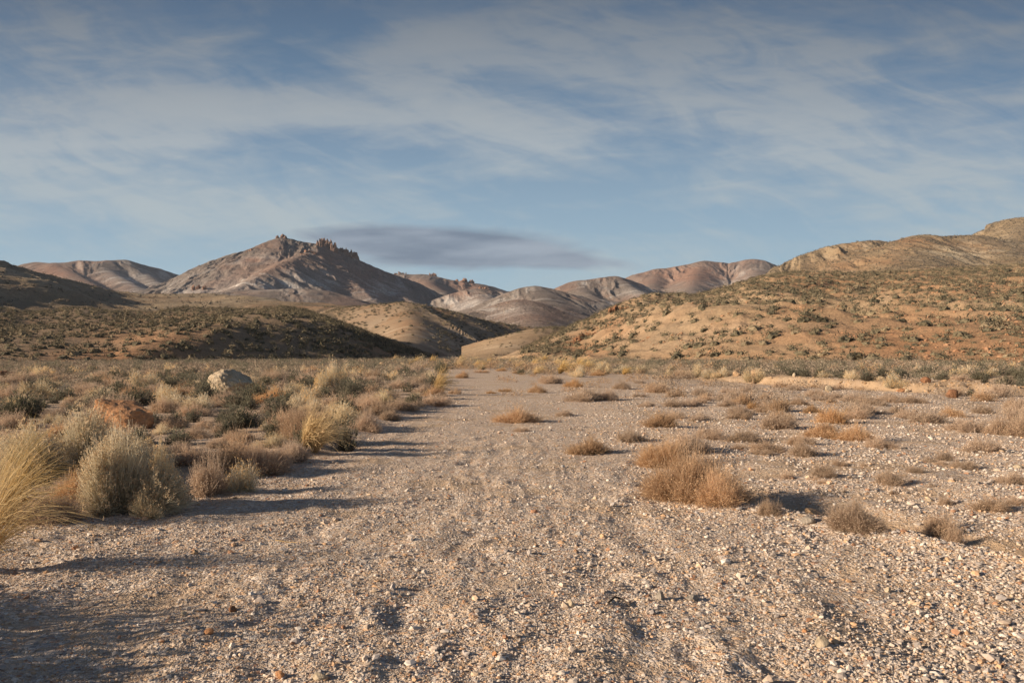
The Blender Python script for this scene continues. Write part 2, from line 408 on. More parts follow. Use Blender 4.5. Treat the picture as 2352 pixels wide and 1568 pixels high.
# second hill behind it, closing the valley
def h_second(X, Y):
    a = ridge(X, Y, [(600, 700, 520), (808, 706, 500), (883, 699, 460), (934, 696, 440), (1003, 709, 450), (1054, 723, 460), (1122, 738, 470), (1174, 747, 480), (1260, 758, 490), (1330, 775, 500)], .25, .40, 14, 1.6, 24, 51)
    b = ridge(X, Y, [(934, 697, 440), (942, 722, 400), (948, 744, 360), (938, 774, 325), (925, 800, 300), (915, 822, 280)], .42, .42, 5, 1.2, 20, 52)
    return smax(a, b, 3)
terrain('hill', 'second', (560, 1420), (230, 600), 480, 320, h_second, M_h1, -2, pale=[(1010, 775, 90, 30, .8), (880, 760, 45, 25, .7), (1090, 810, 70, 14, .7)])
# right near hill
def h_right(X, Y):
    base = loft(X, Y, [[(1000, 833, 170), (1119, 830, 160), (1215, 828, 130), (1350, 836, 108), (1500, 842, 92), (1700, 850, 78), (2000, 862, 64), (2352, 872, 54), (3200, 880, 46)],
                       [(1000, 900, 190), (1119, 860, 185), (1250, 830, 165), (1341, 790, 150), (1400, 768, 138), (1548, 728, 125), (1700, 722, 108), (1850, 726, 98), (2000, 742, 90), (2200, 748, 82), (2352, 738, 80), (3200, 720, 75)],
                       [(1000, 980, 240), (1119, 930, 230), (1245, 840, 220), (1300, 775, 215), (1341, 752, 205), (1396, 724, 205), (1430, 710, 208), (1474, 693, 212), (1491, 690, 215), (1548, 692, 222), (1633, 682, 235), (1692, 666, 245), (1760, 643, 255), (1821, 635, 260), (1890, 638, 268), (1941, 643, 275), (2043, 638, 280), (2163, 630, 285), (2266, 625, 290), (2352, 620, 295), (3200, 590, 300)]], .3)
    s = ridge(X, Y, [(1396, 725, 203), (1340, 768, 165), (1285, 803, 138), (1225, 828, 118)], .45, .45, 5, .6, 14, 61)
    n = 1.1*fbm(X/18, Y/18, 64, 4)+2.1*ridged(X/15+Y/60, Y/50, 63, 4)+.35*fbm(X/4, Y/4, 65, 3)+.12*fbm(X/1.3, Y/1.3, 66, 3)
    w = np.clip((Y-60)/50, .12, 1)*np.clip((X+30)/60, .2, 1)
    return smax(base+n*w, s, 3)
terrain('hill', 'right', (1090, 2900), (44, 420), 800, 560, h_right, M_h3, -1.5,
        rust=[(2100, 790, 230, 40, .75), (2352, 820, 150, 60, .9), (1880, 650, 90, 20, .7), (1420, 760, 40, 20, .5), (2200, 655, 300, 22, .45), (1340, 800, 60, 14, .8), (1700, 820, 200, 18, .35)],
        pale=[(1560, 760, 120, 32, .6), (1800, 745, 170, 20, .55), (1480, 790, 80, 20, .5)])
def h_small(X, Y):
    return ridge(X, Y, [(1100, 832, 215), (1130, 815, 225), (1191, 782, 240), (1225, 762, 250), (1250, 753, 258), (1290, 751, 270), (1400, 748, 290)], .25, .42, 6, .8, 16, 71)
terrain('hill', 'small', (1060, 1480), (170, 360), 260, 200, h_small, M_h3, -1.5, pale=[(1180, 800, 60, 30, .5)])
# dome in the gap
def h_dome(X, Y):
    a = ridge(X, Y, [(960, 735, 640), (1081, 718, 640), (1122, 708, 650), (1157, 696, 655), (1191, 692, 660), (1225, 697, 670), (1276, 717, 690), (1345, 745, 720), (1420, 760, 740)], .3, .34, 25, 2.2, 40, 81)
    b = ridge(X, Y, [(1191, 692, 660), (1212, 708, 610), (1225, 728, 560), (1235, 750, 510)], .35, .4, 12, 1.5, 40, 82)
    return smax(a, b, 6)
terrain('hill', 'dome', (900, 1480), (420, 900), 400, 220, h_dome, M_md, -2, pale=[(1165, 712, 60, 12, .7)], rust=[(1240, 725, 100, 22, .35)])
# tan bench and far-left slope
def h_bench(X, Y):
    a = loft(X, Y, [[(-400, 820, 330), (1000, 820, 330)], [(-400, 730, 480), (376, 722, 480), (700, 722, 460), (900, 740, 440), (1000, 780, 430)],
                    [(-400, 700, 800), (230, 690, 900), (376, 676, 900), (480, 677, 860), (560, 679, 780), (640, 690, 700), (740, 702, 640), (850, 716, 580), (1000, 760, 520)]], .2)
    b = ridge(X, Y, [(-500, 470, 560), (-300, 520, 600), (0, 612, 700), (50, 626, 735), (116, 645, 800), (200, 662, 860), (300, 676, 930), (376, 684, 1000)], .3, .31, 20, 6, 40, 84)
    return smax(a+4*fbm(X/90, Y/90, 83, 4)+1.5*ridged(X/50, Y/90, 86, 3), b, 12)
terrain('hill', 'bench', (-700, 1060), (320, 1200), 640, 380, h_bench, M_mr, -2, pale=[(450, 690, 130, 14, .3)], rust=[])
def h_front(X, Y):
    return ridge(X, Y, [(440, 690, 1120), (489, 677, 1090), (581, 668, 1060), (640, 665, 1040), (700, 664, 1050), (752, 676, 1080), (804, 696, 1120), (880, 715, 1160)], .3, .3, 40, 5, 60, 85)
terrain('hill', 'front', (400, 960), (860, 1350), 300, 160, h_front, M_md, -2)
# main peak
def h_peak(X, Y):
    L1 = [(330, 700, 1700), (395, 672, 1690), (427, 645, 1680), (455, 628, 1670), (495, 607, 1650), (537, 584, 1620), (561, 580, 1610), (615, 559, 1590), (645, 548, 1580), (670, 550, 1585), (700, 556, 1590), (735, 562, 1595), (772, 578, 1600), (790, 582, 1605), (828, 602, 1612), (859, 614, 1620), (900, 629, 1630), (960, 650, 1650), (1040, 690, 1680)]
    a = ridge(X, Y, L1, .48, .46, 8, 10, 52, 91)
    b = ridge(X, Y, [(740, 566, 1600), (707, 581, 1500), (675, 592, 1440), (640, 606, 1380), (600, 629, 1330), (560, 652, 1280), (500, 678, 1230)], .48, .42, 7, 8, 40, 92)
    c = ridge(X, Y, [(645, 548, 1580), (630, 566, 1530), (612, 590, 1480), (600, 612, 1430)], .55, .55, 8, 8, 36, 93)
    d = ridge(X, Y, [(545, 583, 1620), (510, 614, 1540), (470, 642, 1470), (430, 662, 1420), (395, 685, 1380)], .5, .55, 8, 9, 40, 94)
    e = ridge(X, Y, [(735, 570, 1590), (770, 610, 1500), (815, 650, 1420), (860, 690, 1340), (905, 725, 1270)], .48, .48, 8, 9, 42, 95)
    g = ridge(X, Y, [(828, 602, 1680), (860, 640, 1580), (910, 672, 1480), (960, 700, 1400)], .48, .48, 8, 9, 40, 96)
    h = smax(a, b, 10)
    for q in (c, d, e, g): h = smax(h, q, 10)
    return h + 1.6*fbm(X/12, Y/12, 97, 4)
terrain('mountain', 'peak', (300, 1130), (1050, 2300), 760, 420, h_peak, M_md, -4,
        rust=[(820, 640, 90, 40, .45), (665, 610, 70, 20, .5), (580, 598, 20, 8, .8), (760, 590, 30, 20, .6), (860, 670, 60, 20, .5)],
        pale=[(620, 655, 120, 18, 1.0), (720, 655, 70, 30, .7), (690, 625, 40, 16, .4), (880, 670, 60, 20, .6), (430, 660, 60, 14, .5), (840, 690, 80, 22, .45), (520, 640, 40, 16, .35)])
def h_farleft(X, Y):
    a = ridge(X, Y, [(-80, 625, 2350), (50, 615, 2300), (89, 602, 2250), (133, 606, 2200), (181, 598, 2230), (215, 602, 2250), (246, 598, 2260), (290, 599, 2300), (359, 616, 2350), (410, 633, 2400), (460, 634, 2500), (540, 650, 2500)], .4, .5, 25, 14, 90, 101)
    b = ridge(X, Y, [(133, 606, 2200), (175, 632, 2060), (225, 660, 1950), (290, 690, 1850)], .5, .5, 20, 10, 70, 102)
    c = ridge(X, Y, [(215, 602, 2250), (262, 630, 2120), (320, 662, 1990), (370, 690, 1900)], .5, .5, 20, 12, 70, 103)
    d = ridge(X, Y, [(290, 599, 2300), (335, 630, 2200), (370, 655, 2100), (400, 680, 2000)], .5, .5, 20, 12, 70, 104)
    h = smax(a, b, 12); h = smax(h, c, 12); return smax(h, d, 12)
terrain('mountain', 'farleft', (-200, 600), (1700, 2900), 420, 240, h_farleft, M_md, -4,
        rust=[(120, 625, 70, 20, .9), (215, 650, 80, 20, .5)], pale=[(300, 640, 60, 16, .8), (345, 660, 50, 14, .8), (250, 620, 25, 8, .4)])
def h_back(X, Y):
    a = ridge(X, Y, [(850, 650, 2500), (890, 634, 2450), (920, 629, 2420), (965, 631, 2400), (1000, 635, 2400), (1037, 643, 2400), (1092, 653, 2420), (1122, 657, 2450), (1156, 669, 2500), (1187, 669, 2560), (1230, 676, 2600), (1300, 690, 2600)], .4, .5, 22, 12, 80, 111)
    b = ridge(X, Y, [(975, 632, 2400), (985, 652, 2250), (1010, 668, 2120), (1030, 690, 2000)], .45, .5, 20, 10, 70, 112)
    c = ridge(X, Y, [(1092, 653, 2420), (1110, 668, 2250), (1130, 690, 2100)], .45, .5, 20, 10, 70, 113)
    return smax(smax(a, b, 12), c, 12)
terrain('mountain', 'back', (820, 1350), (1800, 2900), 330, 220, h_back, M_md, -4, rust=[(1080, 655, 70, 14, .6), (960, 650, 50, 12, .3)], pale=[(900, 660, 30, 18, .3)])
def h_pale(X, Y):
    a = ridge(X, Y, [(940, 712, 1500), (975, 696, 1500), (1030, 676, 1510), (1068, 666, 1520), (1115, 664, 1540), (1150, 674, 1560), (1200, 690, 1600)], .45, .42, 22, 9, 50, 121)
    b = ridge(X, Y, [(1100, 665, 1530), (1120, 690, 1400), (1140, 715, 1300)], .45, .45, 18, 7, 50, 122)
    return smax(a, b, 8)
terrain('mountain', 'pale', (900, 1260), (1150, 1800), 260, 160, h_pale, M_md, -4, pale=[(1090, 695, 90, 20, .9)], rust=[(1060, 675, 50, 8, .6)])
def h_center(X, Y):
    a = ridge(X, Y, [(1090, 715, 1180), (1150, 684, 1180), (1191, 667, 1180), (1228, 660, 1180), (1280, 672, 1200), (1327, 686, 1230), (1362, 690, 1240), (1413, 693, 1250), (1447, 702, 1260), (1520, 720, 1260)], .4, .38, 28, 8, 60, 131)
    b = ridge(X, Y, [(1228, 660, 1180), (1255, 690, 1080), (1290, 720, 980), (1320, 745, 900)], .42, .42, 20, 7, 55, 132)
    c = ridge(X, Y, [(1362, 690, 1240), (1385, 712, 1130), (1400, 735, 1030)], .42, .42, 20, 6, 45, 133)
    return smax(smax(a, b, 10), c, 10)
terrain('mountain', 'center', (1040, 1600), (800, 1500), 360, 240, h_center, M_md, -4, pale=[(1400, 702, 50, 10, .7), (1430, 720, 60, 10, .5)])
def h_cr(X, Y):
    a = ridge(X, Y, [(1210, 690, 1750), (1264, 668, 1750), (1300, 655, 1740), (1328, 646, 1740), (1379, 638, 1740), (1413, 636, 1740), (1440, 645, 1760), (1464, 655, 1780), (1498, 666, 1800), (1560, 678, 1840), (1640, 695, 1900)], .42, .5, 22, 10, 60, 141)
    b = ridge(X, Y, [(1413, 636, 1740), (1450, 660, 1650), (1490, 682, 1550), (1530, 705, 1450)], .5, .5, 16, 8, 50, 142)
    c = ridge(X, Y, [(1328, 646, 1740), (1340, 665, 1650), (1370, 690, 1540), (1400, 710, 1450)], .5, .5, 16, 8, 50, 143)
    return smax(smax(a, b, 8), c, 8)
terrain('mountain', 'cr', (1180, 1680), (1350, 2100), 340, 220, h_cr, M_md, -4, pale=[(1470, 670, 40, 14, .8), (1345, 650, 14, 6, .7), (1500, 690, 40, 8, .5)], rust=[(1300, 660, 30, 8, .3)])
def h_far(X, Y):
    a = ridge(X, Y, [(1380, 672, 2700), (1442, 643, 2650), (1475, 627, 2600), (1500, 621, 2600), (1530, 616, 2600), (1575, 608, 2600), (1616, 601, 2600), (1647, 602, 2600), (1674, 605, 2600), (1702, 600, 2580), (1729, 597, 2560), (1753, 599, 2550), (1787, 612, 2550), (1860, 640, 2550), (1950, 680, 2550)], .45, .5, 25, 16, 90, 151)
    b = ridge(X, Y, [(1616, 601, 2600), (1600, 625, 2440), (1590, 650, 2280), (1580, 680, 2120)], .5, .5, 22, 12, 75, 152)
    c = ridge(X, Y, [(1729, 597, 2560), (1740, 625, 2400), (1720, 650, 2260), (1680, 672, 2120), (1650, 690, 2000)], .5, .5, 22, 12, 75, 153)
    d = ridge(X, Y, [(1510, 619, 2600), (1500, 645, 2440), (1495, 668, 2300)], .5, .5, 22, 12, 75, 154)
    h = smax(a, b, 12); h = smax(h, c, 12); return smax(h, d, 12)
terrain('mountain', 'far', (1350, 2000), (1900, 3100), 430, 260, h_far, M_md, -4, rust=[(1580, 630, 120, 24, .7)], pale=[(1690, 655, 60, 10, .8), (1700, 625, 26, 12, .5), (1740, 610, 40, 10, .3)])
def h_rr(X, Y):
    a = ridge(X, Y, [(1600, 715, 1150), (1709, 659, 1130), (1753, 635, 1120), (1787, 613, 1110), (1838, 587, 1100), (1893, 568, 1100), (1934, 560, 1100), (1992, 557, 1100), (2033, 560, 1120), (2100, 575, 1150)], .4, .42, 18, 13, 60, 161)
    b = ridge(X, Y, [(1990, 558, 1100), (1960, 590, 1020), (1900, 625, 960), (1850, 655, 900)], .42, .42, 20, 5, 40, 162)
    c = ridge(X, Y, [(1870, 640, 900), (1934, 601, 920), (2009, 573, 940), (2061, 555, 960), (2108, 544, 980), (2146, 546, 1000), (2180, 549, 1020)], .4, .45, 18, 11, 50, 163)
    d = ridge(X, Y, [(2108, 545, 980), (2090, 580, 900), (2060, 610, 830), (2020, 640, 770)], .42, .42, 22, 5, 40, 164)
    e = ridge(X, Y, [(2030, 642, 720), (2085, 616, 730), (2129, 611, 740), (2197, 614, 760), (2238, 625, 790)], .4, .4, 15, 7, 40, 165)
    g = ridge(X, Y, [(2180, 549, 1020), (2208, 543, 1010), (2235, 540, 1000), (2270, 560, 940), (2310, 590, 880), (2360, 620, 820)], .45, .5, 22, 6, 50, 166)
    k = ridge(X, Y, [(2220, 548, 1150), (2235, 540, 1150), (2283, 519, 1140), (2317, 507, 1120), (2352, 502, 1100), (2450, 490, 1080), (2700, 470, 1050), (3000, 460, 1000)], .45, .45, 16, 17, 60, 167)
    l = ridge(X, Y, [(2352, 504, 1100), (2340, 545, 1000), (2360, 585, 910), (2400, 620, 820)], .45, .45, 22, 7, 45, 168)
    m = ridge(X, Y, [(2033, 561, 1400), (2060, 552, 1400), (2085, 549, 1400), (2120, 552, 1400), (2180, 570, 1400)], .4, .4, 30, 6, 60, 169)
    h = smax(a, b, 10)
    for q in (c, d, e, g, k, l, m): h = smax(h, q, 10)
    return h
terrain('mountain', 'rr', (1560, 2900), (600, 1600), 900, 520, h_rr, M_mr, -4, rust=[(2085, 552, 40, 6, .9), (1940, 610, 60, 14, .5), (2010, 600, 60, 10, .5)],
        pale=[(2230, 585, 60, 16, .6), (2160, 590, 60, 10, .5), (1950, 640, 90, 10, .6), (2310, 560, 50, 20, .6), (1700, 655, 60, 12, .5)])
# ------------------------------------------------------------------ plants
MP = {
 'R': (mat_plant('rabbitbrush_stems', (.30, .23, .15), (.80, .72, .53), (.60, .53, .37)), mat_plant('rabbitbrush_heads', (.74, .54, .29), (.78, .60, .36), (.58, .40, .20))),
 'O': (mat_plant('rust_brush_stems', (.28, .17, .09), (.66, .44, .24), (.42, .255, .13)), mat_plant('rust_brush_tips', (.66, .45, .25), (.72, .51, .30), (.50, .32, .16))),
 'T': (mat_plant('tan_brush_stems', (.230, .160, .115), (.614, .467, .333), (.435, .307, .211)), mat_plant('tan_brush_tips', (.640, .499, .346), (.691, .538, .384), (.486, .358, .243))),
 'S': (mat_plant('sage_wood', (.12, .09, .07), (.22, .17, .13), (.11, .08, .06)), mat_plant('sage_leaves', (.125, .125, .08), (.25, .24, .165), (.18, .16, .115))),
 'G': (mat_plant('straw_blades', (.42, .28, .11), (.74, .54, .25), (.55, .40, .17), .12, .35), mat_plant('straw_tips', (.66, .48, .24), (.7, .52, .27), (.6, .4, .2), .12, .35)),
}
def ribbons(paths, width, rg, taper=.45):
    n, k, _ = paths.shape
    tan = np.gradient(paths, axis=1); tan /= np.linalg.norm(tan, axis=2, keepdims=True)+1e-9
    rv = rg.normal(size=(n, 1, 3)); sd = np.cross(tan, rv); sd /= np.linalg.norm(sd, axis=2, keepdims=True)+1e-9
    t = np.linspace(0, 1, k)[None, :, None]
    w = np.asarray(width).reshape(-1, 1, 1)*(1-taper*t)*.5
    v = np.stack([paths-sd*w, paths+sd*w], 2).reshape(-1, 3)
    b = (np.arange(n)*k*2)[:, None]+np.arange(k-1)[None]*2
    f = np.stack([b, b+1, b+3, b+2], -1).reshape(-1, 4)
    tt = np.broadcast_to(np.linspace(0, 1, k)[None, :, None], (n, k, 2)).reshape(-1)
    tone = np.repeat(rg.random(n)**1.3, k*2)
    return v, f, tt, tone
def cat(parts):
    V, Fc, T, O = [], [], [], []; o = 0
    for v, f, t, c in parts:
        V.append(v); Fc.append(f+o); T.append(t); O.append(c); o += len(v)
    return np.concatenate(V), np.concatenate(Fc), np.concatenate(T), np.concatenate(O)
def dome(n, rg, lobes=.22, fill=.35, seedv=0):
    """tips on a lumpy half ellipsoid of radius 1 and height 1"""
    ph = rg.uniform(0, 2*np.pi, n); z = rg.random(n)**.8*.98+.02
    r = np.sqrt(np.clip(1-z**2.2, 0, 1))
    lump = 1+lobes*(np.sin(ph*2+seedv*1.7+z*3)*.5+np.sin(ph*5+seedv*3.1-z*5)*.5+.6*np.sin(ph*9+z*11+seedv))
    s = np.where(rg.random(n) < fill, rg.uniform(.45, .9, n), rg.uniform(.86, 1.10, n))*lump
    cx = .12*math.sin(seedv*5.1)
    return np.stack([np.cos(ph)*r*s+cx*z, np.sin(ph)*r*s, np.maximum(z*s, .03)], -1)
def clumps(n, rg, sv, m=3, lob=.25, fill=.5, spread=1.0):
    """several domes grown together: (tips, bases)"""
    T, B = [], []
    for i in range(m):
        k = n//m; a = sv*2.4+i*6.283/m+rg.uniform(-.5, .5); d = rg.uniform(.34, .68) if i else .10
        r_ = rg.uniform(.34, .66); h = rg.uniform(.38, .95) if i else 1.0
        t = dome(k, rg, lob, fill, sv+i*2.1)*np.array([r_, r_, h]); c = np.array([math.cos(a)*d, math.sin(a)*d, 0])
        c = c*spread; T.append(t+c); B.append(t*np.array([.2, .2, 0])+c*.8+rg.normal(size=t.shape)*np.array([.05, .05, 0]))
    return np.concatenate(T), np.concatenate(B)
def bez(a, c, b, k):
    t = np.linspace(0, 1, k)[None, :, None]
    return a[:, None]*(1-t)**2+2*c[:, None]*t*(1-t)+b[:, None]*t*t
def flecks(pts, size, rg, per=3, spread=.03, up=.0):
    p = np.repeat(pts, per, 0); p = p+rg.normal(size=p.shape)*spread
    d = rg.normal(size=p.shape); d[:, 2] += up; d /= np.linalg.norm(d, axis=1, keepdims=True)
    L_ = size*rg.uniform(.6, 1.4, len(p))[:, None]
    path = np.stack([p-d*L_*.5, p+d*L_*.5], 1)
    return ribbons(path, (L_*.75).ravel(), rg, .3)
def make_R(n, w, rg, sv):
    tip, base = clumps(n, rg, sv, 3, .16, .3); n = len(tip)
    c = base+(tip-base)*np.array([.42, .42, .55])+rg.normal(size=tip.shape)*.03
    a = ribbons(bez(base, c, tip, 5), w*rg.uniform(.7, 1.3, n), rg, .5)
    m = rg.random(n) < .5
    up = tip[m][:, 2] > .12
    return a, flecks(tip[m][up], w*(2.3 if n > 1000 else 2.8), rg, 5 if n > 1000 else 3, .012)
def make_O(n, w, rg, sv, lob=.25):
    tip, base = clumps(n, rg, sv, 6, lob, .5); n = len(tip); tip = tip*(.92+.42*rg.random((n, 1))**4)
    c = base+(tip-base)*np.array([.5, .5, .42])+rg.normal(size=tip.shape)*.07
    st = bez(base, c, tip, 5); st[:, 1:-1] += rg.normal(size=st[:, 1:-1].shape)*.018
    a = ribbons(st, w*rg.uniform(.6, 1.2, n), rg, .6)
    if n > 1000:       # long shoots standing out of the crown
        q = rg.choice(n, n//16, replace=False); e = tip[q]*rg.uniform(1.1, 1.42, (len(q), 1))+rg.normal(size=(len(q), 3))*.03
        sh = ribbons(bez(base[q], (base[q]+e)/2+rg.normal(size=e.shape)*.04, e, 5), w*1.25*np.ones(len(q)), rg, .6); a = cat([a, sh])
    k = 3 if n > 1000 else 2
    src = np.repeat(np.arange(n), k); seg = rg.integers(2, 4, n*k)
    p0 = st[src, seg]; d = (st[src, seg+1]-p0); d /= np.linalg.norm(d, axis=1, keepdims=True)+1e-9
    d = d+rg.normal(size=d.shape)*.55; d /= np.linalg.norm(d, axis=1, keepdims=True)
    p1 = p0+d*rg.uniform(.08, .22, n*k)[:, None]; p1[:, 2] = np.maximum(p1[:, 2], .02)
    b = ribbons(np.stack([p0, (p0+p1)/2+rg.normal(size=p0.shape)*.01, p1], 1), w*.7*np.ones(n*k), rg, .5)
    b = (b[0], b[1], .5+.5*b[2], b[3])
    m = rg.random(n*k) < .55
    return cat([a, b]), flecks(p1[m], w*2.2, rg, 2, .012)
def make_S(n, w, rg, sv):
    k = max(n//7, 20)
    tipw = dome(k, rg, .28, .6, sv)*.9; base = tipw*np.array([.2, .2, 0])
    c = base+(tipw-base)*np.array([.6, .6, .35])+rg.normal(size=tipw.shape)*.08
    wd = ribbons(bez(base, c, tipw, 5), w*1.6*rg.uniform(.6, 1.4, k), rg, .6)
    nc = max(n//5, 30); cen, _ = clumps(nc, rg, sv, 4, .24, .45, .25); nc = len(cen)
    per = 7; p = np.repeat(cen, per, 0)+rg.normal(size=(nc*per, 3))*.045; p[:, 2] = np.maximum(p[:, 2], .03)
    d = p*np.array([.8, .8, .6])+np.array([0, 0, .55])+rg.normal(size=p.shape)*.35; d /= np.linalg.norm(d, axis=1, keepdims=True)
    Lf = rg.uniform(.05, .13, nc*per)[:, None]
    lf = ribbons(np.stack([p, p+d*Lf*.6, p+d*Lf], 1), w*2.6*rg.uniform(.7, 1.3, nc*per), rg, .5)
    return wd, lf
def make_G(n, w, rg, sv, lean=.42):
    ph = rg.uniform(0, 2*np.pi, n); po = rg.random(n)**.7*.85; ln = rg.uniform(.5, 1.3, n)
    base = np.stack([np.cos(ph)*.13*rg.random(n), np.sin(ph)*.13*rg.random(n), np.zeros(n)], -1)
    d = np.stack([np.cos(ph)*np.sin(po)+lean, np.sin(ph)*np.sin(po), np.cos(po)], -1)
    t = np.linspace(0, 1, 7)[None, :, None]; h = ln[:, None, None]
    path = base[:, None]+d[:, None]*t*h
    out_ = np.stack([np.cos(ph)*np.sin(po)+lean*1.6, np.sin(ph)*np.sin(po), -np.ones(n)*.85*(.25+po)], -1)
    path = path+out_[:, None]*(t**2.6)*h*.55*rg.uniform(.3, 1.3, n)[:, None, None]
    path[:, :, 2] = np.maximum(path[:, :, 2], .01)
    a = ribbons(path, w*rg.uniform(.7, 1.3, n), rg, .7)
    m = rg.random(n) < .22
    return a, flecks(path[m][:, -1], w*2.5, rg, 3, .012)
MK = {'R': make_R, 'O': make_O, 'T': make_O, 'S': make_S, 'G': make_G}
NAMES = {'R': 'rabbitbrush', 'O': 'dry_shrub', 'T': 'dry_shrub', 'S': 'sagebrush', 'G': 'grass_clump'}
PARTS = {'R': ('stems', 'flower_heads'), 'O': ('twigs', 'seed_tips'), 'T': ('twigs', 'seed_tips'), 'S': ('woody_stems', 'foliage'), 'G': ('blades', 'seed_heads')}
CATS = {'R': 'shrub', 'O': 'shrub', 'T': 'shrub', 'S': 'shrub', 'G': 'grass'}
LOD = [(6500, .0078), (1500, .013), (440, .023)]
GL = [(560, .008), (420, .017), (200, .03)]
PROTO = {}
for kd in 'ROTSG':
    for lod in range(3):
        for var in range(4 if lod else 3):
            n, w = (GL if kd == 'G' else LOD)[lod]
            rg = np.random.default_rng(1000+ord(kd)*7+lod*31+var)
            if kd == 'T': n = int(n*.85)
            a, b = MK[kd](n, w, rg, var*1.37+ord(kd)) if kd != 'T' else make_O(n, w, rg, var*1.9+3, .18)
            if lod < 2 and kd != 'G':
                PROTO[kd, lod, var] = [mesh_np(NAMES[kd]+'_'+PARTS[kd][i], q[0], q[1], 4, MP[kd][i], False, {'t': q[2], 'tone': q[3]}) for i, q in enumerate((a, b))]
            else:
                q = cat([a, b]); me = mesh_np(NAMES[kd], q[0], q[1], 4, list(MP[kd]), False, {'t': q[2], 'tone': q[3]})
                me.polygons.foreach_set('material_index', np.concatenate([np.zeros(len(a[1]), np.int32), np.ones(len(b[1]), np.int32)]))
                PROTO[kd, lod, var] = me
PLANTS = []      # (x, y, radius, kind) already standing
pr = random.Random(99)
def plant(kd, x, y, rad, hgt, lod, label=None, group=None, px=0, py=0):
    var = pr.randrange(4 if lod else 3); z = gh(x, y)-.01
    pro = PROTO[kd, lod, var]
    if lod < 2 and kd != 'G':
        e = bpy.data.objects.new(NAMES[kd], None); COL.objects.link(e)
        for i in range(2): obj(PARTS[kd][i], pro[i], e)
    else:
        e = obj(NAMES[kd], pro)
    e.location = (x, y, z); e.scale = (rad, rad*pr.uniform(.85, 1.1), hgt)
    e.rotation_euler = (0, 0, pr.uniform(0, 6.28) if kd != 'G' else pr.uniform(-.4, .4))
    e['category'] = CATS[kd]
    e['group'] = group or {'R': 'rabbitbrush along the wash', 'O': 'rusty dry shrubs in the wash', 'T': 'dry tan shrubs on the flats', 'S': 'sagebrush on the flats', 'G': 'straw grass clumps'}[kd]
    if label: e['label'] = label
    PLANTS.append((x, y, rad, kd, e, px, py, hgt))
    return e
